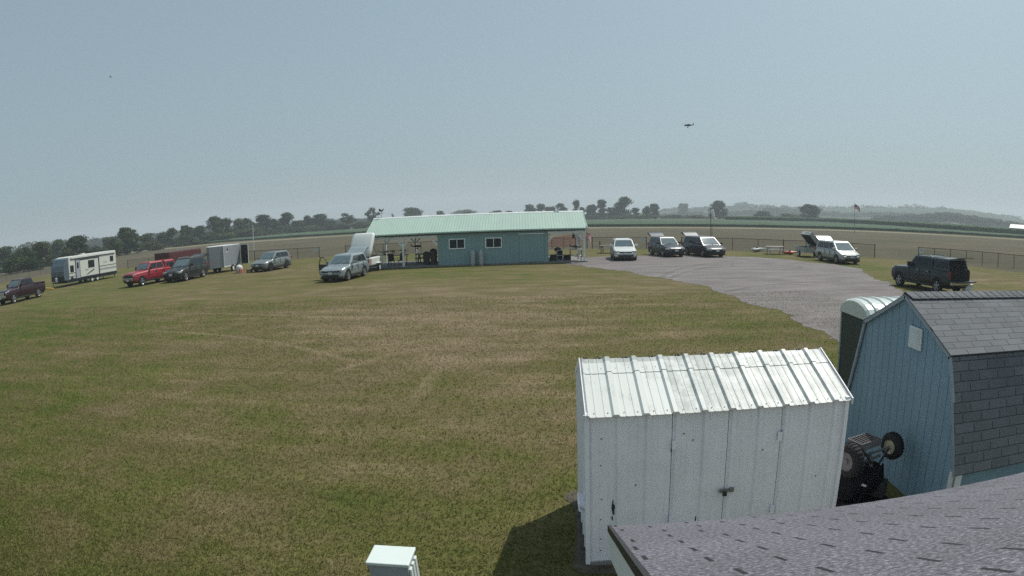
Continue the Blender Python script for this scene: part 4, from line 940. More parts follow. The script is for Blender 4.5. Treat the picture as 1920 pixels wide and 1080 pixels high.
# ---------------------------------------------------------------- blue barn shed
def sloped(name, m, par, origin, xdir, up, L, S_, th=.03):
    """sheet whose own x runs along the eave and y up the slope"""
    x = Vector(xdir).normalized(); y = Vector(up).normalized(); z = x.cross(y)
    o = MB().box((L/2, S_/2, -th/2), (L, S_, th)).build(name, m, par)
    o.matrix_local = Matrix(((x.x, y.x, z.x, origin[0]), (x.y, y.y, z.y, origin[1]), (x.z, y.z, z.z, origin[2]), (0, 0, 0, 1))); return o
BL_ = NT('blue_panel_siding'); _s = BL_.sep(BL_.tc); _f = BL_.math('FRACT', BL_.math('DIVIDE', _s[1], .203)); _g = BL_.math('LESS_THAN', _f, .045)
_a = BL_.noise(1.6, 5, BL_.map(BL_.tc, (1, 1, .35)), .6); _b = BL_.noise(14, 5, BL_.map(BL_.tc, (6, 6, .8)), .7)
_c = BL_.mix(BL_.ramp(_a, [(.3, 0.0), (.7, 1.0)]), (.18, .285, .36), (.215, .33, .41)); _c = BL_.mix(.4, _c, BL_.ramp(_b, [(.3, .75), (.7, 1.2)]), 'MULTIPLY'); _c = BL_.mix(_g, _c, (.05, .085, .12))
BL_.bump(BL_.math('SUBTRACT', BL_.math('MULTIPLY', _b, .15), _g), .7, .01); BL_.out(_c, .7); BLUE = BL_.m
BARNROOF = shingle_mat('barn_shingles', (.135, .142, .155), .33, .127, dk=(.035, .038, .044), tv=(.8, 1.2))
def barn_shed():
    xg, yc, L = 4.60, 7.32, 4.4; za, zk, ze = 2.765, 2.20, .86; yk, ye = 1.235, 1.72
    t = thing('barn_shed', 'blue shed with a gambrel roof of dark shingles and a grey gable vent', 'shed', (xg, yc, 0))
    gp_ = [(-ye+.03, 0), (-ye+.03, ze), (-yk+.02, zk-.03), (0, za-.03), (yk-.02, zk-.03), (ye-.03, ze), (ye-.03, 0)]
    for x, nm in ((0, 'gable_wall'), (L-.06, 'gable_wall')): MB().prism([(x, y, z) for y, z in gp_], (.06, 0, 0)).build(nm, BLUE, t)
    for s in (-1, 1):
        o = MB().box((L/2, s*(ye-.06), ze/2), (L-.12, .05, ze)); oo = o.build('wall', mat('blue_wall', (.16, .26, .33), .7), t)
    # lower steep roof faces and upper shallow faces
    for s in (-1, 1):
        xd = (1, 0, 0) if s == -1 else (-1, 0, 0); ox = -.05 if s == -1 else L+.05
        up = (0, -s*(ye-yk), zk-ze); ln = math.hypot(ye-yk, zk-ze)
        sloped('lower_roof', BARNROOF, t, (ox, s*(ye+.03), ze-.06), xd, up, L+.1, ln+.05, .03)
        up = (0, -s*yk, za-zk); ln = math.hypot(yk, za-zk)
        sloped('upper_roof', BARNROOF, t, (ox, s*(yk+.035), zk-.005), xd, up, L+.1, ln+.04, .03)
    cap = MB(); n = 30
    for k in range(n):
        x = -.05+k*(L+.1)/n
        for s in (-1, 1): cap.prism([(x, 0, za+.035), (x+.15, 0, za+.028), (x+.20, s*.155, za-.045), (x+.05, s*.155, za-.038)], (0, 0, .010))
    cap.build('ridge_shingles', BARNROOF, t)
    TR = mat('grey_blue_trim', (.26, .31, .35), .6); TD = mat('dark_drip_edge', (.02, .022, .025), .5)
    for s in (-1, 1):
        for (y0, z0), (y1, z1) in (((s*(ye+.03), ze-.08), (s*(yk+.02), zk-.02)), ((s*(yk+.02), zk-.02), (0, za))):
            d = Vector((0, y1-y0, z1-z0)); nrm = Vector((0, -d.z, d.y)).normalized()*(.05 if d.z*1 > 0 else .05)
            if nrm.z > 0: nrm = -nrm
            MB().prism([Vector((-.055, y0, z0)), Vector((-.055, y1, z1)), Vector((-.055, y1, z1))+nrm, Vector((-.055, y0, z0))+nrm], (.03, 0, 0)).build('rake_trim', TR, t)
    MB().box((-.012, -ye+.09, ze/2-.02), (.02, .10, ze-.08)).build('corner_trim', WHITEP, t); MB().box((.04, -ye+.0, ze/2-.02), (.10, .02, ze-.08)).build('corner_trim', WHITEP, t)
    v = MB(); v.box((-.02, -.34+.02, 2.22), (.03, .34, .30)); vo = v.build('gable_vent', mat('pale_grey_vent', (.60, .65, .66), .6), t, bevel=.01)
    b = MB()
    for k in range(7): b.box((-.037, -.32, 2.11+k*.037), (.008, .28, .010), ry=.5)
    b.build('louvre_pattern', mat('vent_slat', (.50, .54, .55), .6), vo)
barn_shed()

# ---------------------------------------------------------------- near roof
NEARR = shingle_mat('near_shingles', (.112, .110, .130), .35, .125, courses=False, sw=.009, tv=(.93, 1.06), gs=(.15, .9, 2.9), gsc=62)
def near_building():
    t = thing('shingled_building', 'low building in the foreground with grey violet shingles and white edge boards', 'building', (.16, 2.65, 0), 0)
    L = 7.0; run = 2.75; ang = math.atan(.47); ln = run/math.cos(ang); ze = 2.3; zr = ze+run*math.tan(ang)
    sloped('roof', NEARR, t, (L, 0, ze), (-1, 0, 0), (0, -math.cos(ang), math.sin(ang)), L, ln, .03)
    sloped('roof', NEARR, t, (0, -2*run, ze), (1, 0, 0), (0, math.cos(ang), math.sin(ang)), L, ln, .03)
    TD = mat('black_drip_edge', (.012, .013, .016), .6); TW = paint_metal('white_edge_board', (.84, .86, .92), (.6, .61, .62), .3, .4)
    d = Vector((0, -math.cos(ang), math.sin(ang)))
    for s in (0, 1):
        a = Vector((0, 0, ze)) if s == 0 else Vector((0, -2*run, ze)); dd = d if s == 0 else Vector((0, -d.y, d.z))
        b = a+dd*ln
        MB().prism([a+Vector((-.014, 0, .004)), b+Vector((-.014, 0, .004)), b+Vector((-.014, 0, -.034)), a+Vector((-.014, 0, -.034))], (.016, 0, 0)).build('drip_edge', TD, t)
        for z0, z1, x in ((-.034, -.10, -.008), (-.10, -.17, -.002), (-.17, -.215, .006)):
            MB().prism([a+Vector((x, 0, z0)), b+Vector((x, 0, z0)), b+Vector((x, 0, z1)), a+Vector((x, 0, z1))], (.024, 0, 0)).build('rake_board', TW, t)
        yy = a.y; sgn = 1 if s == 0 else -1
        MB().box((L/2, yy-sgn*.012, ze-.10), (L-.01, .02, .13)).build('eave_board', TW, t)
        MB().box((L/2+.15, yy-sgn*.30, (ze-.1)/2), (L-.5, .08, ze-.12)).build('wall', TW, t)
        MB().box((L/2+.15, yy-sgn*.16, ze-.17), (L-.4, .26, .02)).build('soffit', TW, t)
    gpz = [(-.30, 0), (-.30, ze-.12), (-run, zr-.16), (-2*run+.30, ze-.12), (-2*run+.30, 0)]
    for x in (.32, L-.4): MB().prism([(x, y, z) for y, z in gpz], (.06, 0, 0)).build('gable_wall', TW, t)
    MB().box((L/2, -run, zr+.0), (L, .22, .02)).build('ridge_shingles', NEARR, t)
near_building()

# ---------------------------------------------------------------- white utility box
def utility_box():
    t = thing('utility_cabinet', 'white metal utility cabinet with a ribbed side standing on the lawn', 'utility cabinet', (-1.50, 4.03, 0), R_(1.5))
    m = mat('white_enamel', (.62, .68, .66), .4, var=.04); m2 = mat('cabinet_shaded_front', (.32, .34, .38), .5)  # body grey paints the shaded front; lid and side ribs keep the lit white
    MB().box((0, 0, .60), (.33, .26, 1.16)).build('body', m2, t, bevel=.008)
    MB().box((0, 0, 1.195), (.36, .29, .03)).build('lid', m, t, bevel=.008)
    for k in range(3): MB().box((.175, -.085+k*.085, .62), (.022, .055, 1.05)).build('side_rib', m, t, bevel=.006)
    MB().box((0, 0, .02), (.45, .38, .04)).build('base', CONC, t)
utility_box()
struct(MB().slab([(-1.85, 3.7), (-1.15, 3.7), (-1.1, 4.28), (-1.3, 4.42), (-1.7, 4.40), (-1.9, 4.2)], .006, .010).build('bare_ground', dirt))
struct(MB().slab(smooth_poly([Vector(p) for p in ((-.02, 7.3, 0), (-.22, 7.5, 0), (-.10, 7.75, 0), (.2, 7.8, 0), (3.0, 7.9, 0), (3.3, 7.0, 0), (4.7, 5.6, 0), (4.2, 4.3, 0), (3.2, 5.5, 0), (.05, 5.55, 0), (-.08, 5.75, 0), (-.02, 6.2, 0))]), .006, .011).build('bare_ground', dirt))

# ---------------------------------------------------------------- tow-behind cart between the sheds
def lawn_cart():
    t = thing('tow_cart', 'tow-behind lawn cart with fat tyres and grey tray tipped up between the sheds', 'cart', (3.95, 6.70, -.03), R_(20))
    hub = mat('cream_hub', (.42, .40, .30), .5); gr = mat('grey_tray', (.16, .15, .155), .6, .2); tk = mat('black_tank', (.008, .009, .012), .8, spec=.15)
    def fat(x, z, r, w_, par, hub=hub):
        o = MB().lathe([(r*.55, -w_/2), (r*.8, -w_*.52), (r*.97, -w_*.34), (r, 0), (r*.97, w_*.34), (r*.8, w_*.52), (r*.45, w_/2)], (0, 0, 0), 'X', 28).build('wheel', RUBBER, par, smooth=True, loc=(x, 0, z))
        MB().lathe([(r*.56, -w_*.50), (r*.48, -w_*.36), (r*.16, -w_*.36), (r*.14, -w_*.52), (.001, -w_*.52)], (0, 0, 0), 'X', 22).build('rim', hub, o)
        MB().lathe([(r*.46, w_*.46), (r*.40, w_*.34), (.001, w_*.36)], (0, 0, 0), 'X', 22).build('rim', hub, o)
        tr = MB()
        for k in range(26):
            a = 2*math.pi*k/26; tr.box((0, math.cos(a)*r*.99, math.sin(a)*r*.99), (w_*.62, .012, .02), rx=a-math.pi/2)
        tr.build('tread_pattern', RUBBER, o)
    fat(.36, .80, .185, .15, t); fat(-.52, .80, .23, .16, t, gr)
    MB().tube((-.52, 0, .80), (.36, 0, .80), .018).build('axle', GALV, t); MB().tube((-.40, 0, .70), (.1, 0, .72), .022).build('crossbar', gr, t)
    tray = MB(); tray.box((-.22, .05, .93), (.36, .26, .015)); 
    for y in (-.08, .18): tray.box((-.22, y, .97), (.38, .012, .10))
    for x in (-.41, -.22, -.03): tray.box((x, .05, .97), (.012, .25, .10))
    tray.build('tray', gr, t); gp2 = MB()
    for k in range(7): gp2.box((-.38+k*.053, .05, 1.022), (.008, .26, .008))
    gp2.build('grate_pattern', gr, t)
    MB().tube((-.15, -.02, .80), (-.02, -.1, .15), .03).build('drawbar', gr, t); MB().tube((.3, 0, .80), (.0, .0, .48), .018).build('brace', DARKPL, t); MB().tube((-.45, -.1, 1.0), (-.2, -.12, .72), .015).build('lever', DARKPL, t)
    MB().lathe([(.10, -.34), (.20, -.31), (.24, -.2), (.24, .2), (.20, .31), (.10, .34)], (-.22, .05, .42), 'X', 24, True).build('tank', tk, t)
    MB().box((-.18, -.05, .10), (.75, .55, .18), rz=.1, tap=.85).build('lower_housing', tk, t, bevel=.04); MB().box((.05, -.12, .30), (.22, .20, .22), rz=.5).build('engine_block', mat('dark_engine', (.02, .022, .025), .7), t, bevel=.02)
    MB().path([(-.5, -.2, .2), (-.3, -.28, .62), (-.05, -.2, .70), (.12, -.1, .45)], .014).build('hose', tk, t)
    MB().tube((-.42, -.20, .50), (-.34, -.23, .46), .016).build('drain_cap', WHITEP, t)
lawn_cart()

# ---------------------------------------------------------------- portable toilet
def toilet():
    t = thing('portable_toilet', 'dark green portable toilet with a pale domed roof behind the blue shed', 'portable toilet', (5.64, 9.90, 0), R_(0))
    gn = mat('dark_green_panel', (.022, .042, .044), .5); tp = mat('translucent_white_roof', (.50, .56, .54), .35)
    MB().box((0, 0, .08), (1.16, 1.16, .16)).build('base', DARKPL, t, bevel=.02)
    for x, y, sx, sy in ((-.56, 0, .04, 1.1), (.56, 0, .04, 1.1), (0, -.56, 1.07, .04), (0, .56, 1.07, .04)): MB().box((x, y, 1.10), (sx, sy, 1.88)).build('wall', gn, t)
    d = MB().box((-.10, -.59, 1.05), (.62, .03, 1.7)).build('door', gn, t, bevel=.01)
    for x in (-.57, .57):
        for y in (-.57, .57): MB().box((x, y, 1.10), (.05, .05, 1.9)).build('corner_post', mat('pale_post', (.25, .30, .30), .5), t)
    secs = []
    for k in range(11):
        a = math.pi*k/10; y = -math.cos(a)*.62; z = 2.06+math.sin(a)*.27; secs.append((y, z))
    r = MB(); r.loft([[(x, y*(.96 if abs(x) > .58 else 1), z-(.03 if abs(x) > .58 else 0)) for y, z in secs] for x in (-.62, -.57, .57, .62)], cap=True); ro = r.build('roof', tp, t, smooth=False)
    for x in (-.40, -.13, .13, .40):
        rr = MB(); rr.loft([[(x+dx, y*1.02, z+dz) for y, z in secs] for dx, dz in ((-.05, .0), (-.03, .028), (.03, .028), (.05, .0))], cap=False); rr.build('roof_rib', tp, t)
toilet()

# ---------------------------------------------------------------- fences, signs, poles
FM = NT('chain_link_mesh'); FM.b.inputs['Alpha'].default_value = .16; FM.out((.06, .06, .06), .6); FM = FM.m
FMR = NT('orange_safety_netting'); _s = FMR.sep(FMR.tc)
_x = FMR.math('LESS_THAN', FMR.math('FRACT', FMR.math('DIVIDE', _s[0], .09)), .22); _z = FMR.math('LESS_THAN', FMR.math('FRACT', FMR.math('DIVIDE', _s[2], .09)), .18)
FMR.l.new(FMR.math('MAXIMUM', _x, _z), FMR.b.inputs['Alpha']); FMR.out((.62, .10, .09), .7); FMR = FMR.m
FP = mat('dark_fence_post', (.035, .035, .034), .6, .2)
def fence(pix, label, h=1.22, group='chain link fence runs along the field', mesh=True):
    pts = [G(*p) for p in pix]; t = thing('chain_link_fence', label, 'fence', pts[0], 0, group); o = pts[0]
    tot = 0
    for k, p in enumerate(pts):
        q = p-o; end = k in (0, len(pts)-1)
        MB().tube(q, q+Vector((0, 0, h+(.08 if end else .02))), .045 if end else .032, n=7).build('post', FP, t)
    r = MB(); r.path([p-o+Vector((0, 0, h)) for p in pts], .028, 6); r.build('top_rail', FP, t)
    b = MB()
    for p, q in zip(pts, pts[1:]):
        b.add([p-o+Vector((0, 0, .05)), q-o+Vector((0, 0, .05)), q-o+Vector((0, 0, h)), p-o+Vector((0, 0, h))], [(0, 1, 2, 3)])
    if mesh: b.build('mesh_panel', FM, t)
    return t
def even(pix, n): return resample(pix, n)
fence(even([(-30, 534), (40, 522), (97, 510)], 7), 'dark chain link fence run between the maroon pickup and the travel trailer')
fence(even([(240, 504), (300, 497), (380, 490), (478, 488.5)], 7), 'dark chain link fence run passing behind the red pickup and trailers')
fence(even([(478, 488.5), (540, 485.5), (599, 483.0)], 4), 'dark chain link fence run behind the silver grey sport utility vehicle')
fence(even([(648, 480.5), (700, 478), (760, 475), (825, 472.5)], 6), 'dark chain link fence run seen through the left pavilion')
fence(even([(1035, 467), (1070, 466.3), (1101, 466)], 4), 'fence run seen through the right pavilion behind orange netting')
fence([(1110.5, 466.3), (1160, 465.8), (1212, 466)], 'dark chain link fence run behind the white crossover')
fence(even([(1278, 467), (1375, 468.5), (1423, 470.5), (1469, 473)], 5), 'dark chain link fence run behind the pale picnic table')
fence(even([(1469, 473), (1520, 475), (1597, 479), (1618, 481), (1640, 483)], 5), 'dark chain link fence run behind the silver minivan')
fence(even([(1722, 488), (1820, 495), (1919, 505), (1990, 513)], 10), 'dark chain link fence run beyond the dark slate pickup')
# a lone bollard post near the white crossover
bp_ = G(1125, 467); t_ = thing('bollard', 'short dark post standing alone left of the white crossover', 'bollard', bp_); MB().tube((0, 0, 0), (0, 0, .82), .06).build('post', FP, t_); MB().lathe([(.065, .8), (.05, .86), (.001, .88)], (0, 0, 0), 'Z', 10).build('cap', FP, t_)
def net():
    a, b = BL(14.9, 9.0), BL(17.9, 9.0); t = thing('safety_netting', 'red orange safety netting strung behind the right pavilion', 'netting', a, BANG)
    L = (b-a).length; o = MB().add([(0, 0, .75), (L, 0, .72), (L, 0, 1.95), (0, 0, 1.55)], [(0, 1, 2, 3)]).build('net', FMR, t)
    for x in (0, L): MB().tube((x, 0, 0), (x, 0, 2.0), .025).build('stake', FP, t)
    MB().path([(0, 0, 1.55), (L, 0, 1.95)], .02).build('top_cord', mat('red_cord', (.4, .05, .04), .7), t)
net()
def sign(px, py, label, w_=.42, h_=.42, dist=-.12):
    p = G(px, py); u = Vector((p.x, p.y, 0)).normalized(); p = p-u*.14
    rz = math.atan2(-p.x, p.y); t = thing('warning_sign', label, 'sign', (p.x, p.y, .98), rz, 'small white signs on the field fence')
    MB().box((0, 0, 0), (w_, .015, h_)).build('board', WHITEP, t); k = MB(); k.box((0, -.012, .09), (w_*.5, .006, .05)); k.box((0, -.012, -.02), (w_*.66, .006, .04)); k.box((0, -.012, -.10), (w_*.5, .006, .03)); k.build('print', mat('faded_print', (.25, .26, .28), .7), t)
sign(592, 483.3, 'small white sign on the fence end right of the silver grey sport utility vehicle')
sign(1205, 466, 'small white sign on the fence end right of the white crossover')
sign(1285, 467, 'small white sign on the fence between dark blue crossover and dark grey minivan')
sign(1727, 488.5, 'small white sign on the fence end beyond the dark slate pickup')
p = AT(474, 424, 83); t_ = thing('pole', 'thin white pole standing in the field behind the grey cargo trailer', 'pole', (p.x, p.y, 0)); MB().tube((0, 0, 0), (0, 0, p.z), .06, .045).build('shaft', WHITEP, t_); MB().lathe([(.07, 0), (.07, .05), (.001, .09)], (0, 0, p.z), 'Z', 10).build('cap', WHITEP, t_)
def windsock():
    p = AT(1332.5, 393, 68); t = thing('windsock', 'limp white windsock on a thin dark pole behind the dark grey minivan', 'windsock', (p.x, p.y, 0))
    MB().tube((0, 0, 0), (0, 0, p.z+.1), .035).build('pole', FP, t); MB().tube((.14, 0, 0), (.14, 0, 2.6), .02).build('stay', FP, t)
    q = MB(); rr = []
    for s_, r in ((0, .24), (.3, .22), (.7, .18), (1.05, .15), (1.25, .10)):
        c = Vector((.06+s_*.32, 0, p.z-s_*.93)); rr.append([c+Vector((math.cos(2*math.pi*k/12)*r, math.sin(2*math.pi*k/12)*r, math.cos(2*math.pi*k/12)*r*.3)) for k in range(12)])
    q.loft(rr, cap=False); q.build('sock', mat('white_sock_cloth', (.85, .85, .85), .8), t, smooth=True)
windsock()

# ---------------------------------------------------------------- small things on the grass
wp_ = G(1422, 471.5); airplane('model_airplane', 'large white model airplane lying on the grass left of the pale picnic table', (wp_.x, wp_.y, .22), R_(150), WHC, WHC, 3.0, 1.6, .03, .0)
yp = G(1287, 476); stand_table(yp, R_(5), 'small table with a pinkish cloth between the two dark vehicles', mat('faded_pink_cloth', (.35, .22, .20), .8), .75, .5, .8, group='tables set out on the lot')
airplane('model_airplane', 'yellow model airplane standing on the small table between the two dark vehicles', (yp.x+.1, yp.y, .98), R_(5), YEL, YEL, 1.5, 1.3)
op = G(1483, 477); airplane('model_airplane', 'orange model airplane lying on the grass near the small grey trailer', (op.x, op.y, .16), R_(175), ORG, ORG, 1.6, 1.7)
def gear(loc, rz):
    t = thing('gear_bag', 'white and black bag with a red striped box beside the grey cargo trailer door', 'bag', loc, rz)
    MB().lathe([(.30, .25), (.36, .42), (.32, .62), (.16, .74), (.001, .78)], (0, 0, 0), 'Z', 14).build('bag', mat('white_bag_cloth', (.62, .62, .62), .8, var=.2, scale=5), t, smooth=True)
    MB().box((-.25, .02, .50), (.26, .4, .34), rx=.3).build('black_pouch', BLACKIN, t, bevel=.05)
    b = MB().box((.05, -.05, .18), (.62, .5, .36)).build('box', mat('red_plastic_box', (.50, .12, .10), .6), t, bevel=.02)
    for k in range(3): MB().box((.05-.2+k*.2, -.31, .18), (.06, .012, .34)).build('white_stripe', WHITEP, b)
gear(G(449, 512), .2)
bx = G(468, 511); t_ = thing('storage_tote', 'low brown storage tote on the grass between grey trailer and silver grey vehicle', 'tote', bx); MB().box((0, 0, .14), (.5, .4, .28)).build('tub', mat('brown_tote', (.28, .17, .11), .7), t_, bevel=.03); MB().box((0, 0, .30), (.54, .44, .04)).build('lid', mat('brown_tote', (.28, .17, .11), .7), t_, bevel=.01)
yb = G(93, 543.5); t_ = thing('ramp_board', 'yellow ramp board on the grass between maroon pickup and travel trailer', 'ramp', yb, .35); MB().box((0, 0, .14), (1.1, .35, .12), ry=.1).build('board', YEL, t_, bevel=.02); MB().box((.35, 0, .06), (.1, .3, .12)).build('block', WOODG, t_)
wb2 = G(1819, 549); t_ = thing('cooler', 'small white cooler lid showing above the blue shed ridge', 'cooler', (wb2.x, wb2.y+.3, 0)); MB().box((0, 0, .18), (.6, .4, .36)).build('box', WHITEP, t_, bevel=.04); MB().box((0, 0, .40), (.64, .44, .08)).build('lid', WHITEP, t_, bevel=.03)
# far farm shed at the right edge
fs_ = AT(1914, 434, 300); t_ = thing('farm_building', 'distant white roofed farm building at the right edge', 'building', (fs_.x, fs_.y, 0), R_(-50)); MB().box((6, 0, 1.5), (22, 9, 3.0)).build('wall', mat('pale_farm_wall', (.3, .32, .34), .8), t_)
MB().prism([(-5.5, -5, 2.9), (-5.5, 0, 4.6), (-5.5, 5, 2.9)], (23, 0, 0)).build('roof', WHITEP, t_)

# ---------------------------------------------------------------- trees
def leaf_mat(name, a, b):
    t = NT(name); t.b.inputs['Specular IOR Level'].default_value = .15
    n1 = t.noise(.45, 3, None, .6); n2 = t.noise(6, 2)
    c = t.mix(t.ramp(n1, [(.35, 0.0), (.65, 1.0)]), a, b); c = t.mix(.5, c, t.ramp(n2, [(.3, .6), (.7, 1.4)]), 'MULTIPLY')
    return t.out(c, .8)
LEAFS = [leaf_mat('mid_green_leaves', (.026, .048, .016), (.050, .076, .024)), leaf_mat('dark_leaves', (.018, .036, .016), (.034, .058, .022)), leaf_mat('olive_leaves', (.036, .052, .018), (.064, .080, .028))]
BARK = mat('tree_bark', (.07, .06, .05), .9, var=.3, bump=.5)
def make_tree(seed, kind, leaf):
    """unit tree about 10 m tall; returns (crown mesh, trunk mesh)"""
    rs = np.random.RandomState(seed); C = []
    tb = MB(); H = 10.0
    top = {'round': 4.5, 'tall': 6.5, 'fork': 4.0, 'bush': 1.0}[kind]; r0 = {'bush': .12}.get(kind, .32)
    tb.tube((0, 0, -.3), (.15, .1, top), r0, r0*.6, 8, cap=False)
    if kind == 'round':
        for k in range(17):
            a = rs.uniform(0, 6.28); e = rs.uniform(-.5, 1.5); rr = rs.uniform(1.4, 2.9); C.append((math.cos(a)*rr*math.cos(e), math.sin(a)*rr*math.cos(e), 5.2+2.9*math.sin(e)*rs.uniform(.7, 1.15), rs.uniform(1.0, 1.9)))
        for k in range(11):
            a = rs.uniform(0, 6.28); C.append((math.cos(a)*rs.uniform(1.2, 3.0), math.sin(a)*rs.uniform(1.2, 3.0), rs.uniform(1.0, 3.4), rs.uniform(.9, 1.5)))
        for k in range(6):
            a = rs.uniform(0, 6.28); C.append((math.cos(a)*rs.uniform(.5, 2.6), math.sin(a)*rs.uniform(.5, 2.6), rs.uniform(7.2, 8.9), rs.uniform(.4, .8)))
    elif kind == 'tall':
        for k in range(15):
            a = rs.uniform(0, 6.28); z = rs.uniform(4.2, 9.0); rr = rs.uniform(.3, 2.6)*(1-(z-4)/9); C.append((math.cos(a)*rr, math.sin(a)*rr, z, rs.uniform(.8, 1.5)))
        for k in range(8): C.append((rs.uniform(-1.8, 1.8), rs.uniform(-1.8, 1.8), rs.uniform(.9, 3.6), rs.uniform(.7, 1.2)))
    elif kind == 'fork':
        for k in range(13):
            a = k*2.399; e = rs.uniform(.35, 1.25); rr = rs.uniform(2.8, 5.2); C.append((math.cos(a)*rr*math.cos(e)*.8, math.sin(a)*rr*math.cos(e)*.8, 3.4+rr*math.sin(e)*1.15, rs.uniform(.6, 1.15)))
        for k in range(6): C.append((rs.uniform(-1.4, 1.4), rs.uniform(-1.4, 1.4), rs.uniform(2.4, 5), rs.uniform(.8, 1.2)))
    else:
        for k in range(16):
            a = rs.uniform(0, 6.28); rr = rs.uniform(0, 3.4); C.append((math.cos(a)*rr, math.sin(a)*rr, rs.uniform(1.6, 6.5)*(1-rr/9), rs.uniform(1.3, 2.6)))
    for x, y, z, r in C:
        if kind != 'bush' and r > .7: tb.tube((.1, .08, min(top, z*.55)), (x, y, z), r0*.32, .03, 5, cap=False)
    tm = tb.build('trunk', BARK); tm_me = tm.data; bpy.data.objects.remove(tm)
    V = []; F = []
    for x, y, z, r in C:
        n = int(95*r*r)+40; d = rs.normal(size=(n, 3)); d /= np.linalg.norm(d, axis=1)[:, None]
        p = np.array([x, y, z]) + d*r*(rs.uniform(.3, 1.35, (n, 1))**.6)*np.array([1, 1, .8])
        s = rs.uniform(.12, .34, (n, 1)); u = rs.normal(size=(n, 3)); u /= np.linalg.norm(u, axis=1)[:, None]
        w = np.cross(u, d); w /= np.linalg.norm(w, axis=1)[:, None]+1e-6
        q = np.stack([p-u*s, p+w*s*.7, p+u*s, p-w*s*.7], 1); o = len(V)*0+sum(len(a) for a in V)
        V.append(q.reshape(-1, 3)); F.append(np.arange(n*4).reshape(n, 4)+o)
    co = npmesh('crown', np.concatenate(V), np.concatenate(F), leaf); me = co.data; bpy.data.objects.remove(co)
    return me, tm_me
PROT = {k: [make_tree(s, k, LEAFS[i % 3]) for i, s in enumerate(ss)] for k, ss in (('round', (1, 2, 3, 4, 5)), ('tall', (11, 12, 13)), ('fork', (21, 22)), ('bush', (31, 32, 33)))}
WID = {'round': 7.6, 'tall': 5.2, 'fork': 7.6, 'bush': 9.5}; HGT = {'round': 9.6, 'tall': 9.8, 'fork': 9.2, 'bush': 7.6}
tcount = [0]
def tree(px, ytop, wpx, dist, kind, label, group, name=None):
    k = tcount[0]; tcount[0] += 1; p = AT(px, ytop, dist); me, tm = PROT[kind][k % len(PROT[kind])]
    h = p.z*(1.15 if kind == 'bush' else 1.0); wd = wpx*dist/1140.0*(1.35 if kind == 'bush' else 1.08); name = name or ('shrub' if kind == 'bush' else 'tree')
    t = thing(name, label, name, (p.x, p.y, 0), rnd.uniform(0, 6.28), group)
    t.scale = (wd/WID[kind], wd/WID[kind], h/HGT[kind])
    for nm, m_ in (('crown', me), ('trunk', tm)):
        o = bpy.data.objects.new(nm, m_); COL.objects.link(o); o.parent = t
    return t
GL = 'trees edging the fields on the left'; GM = 'trees beyond the clubhouse roof'; GR = 'trees in the hedgerow on the right'
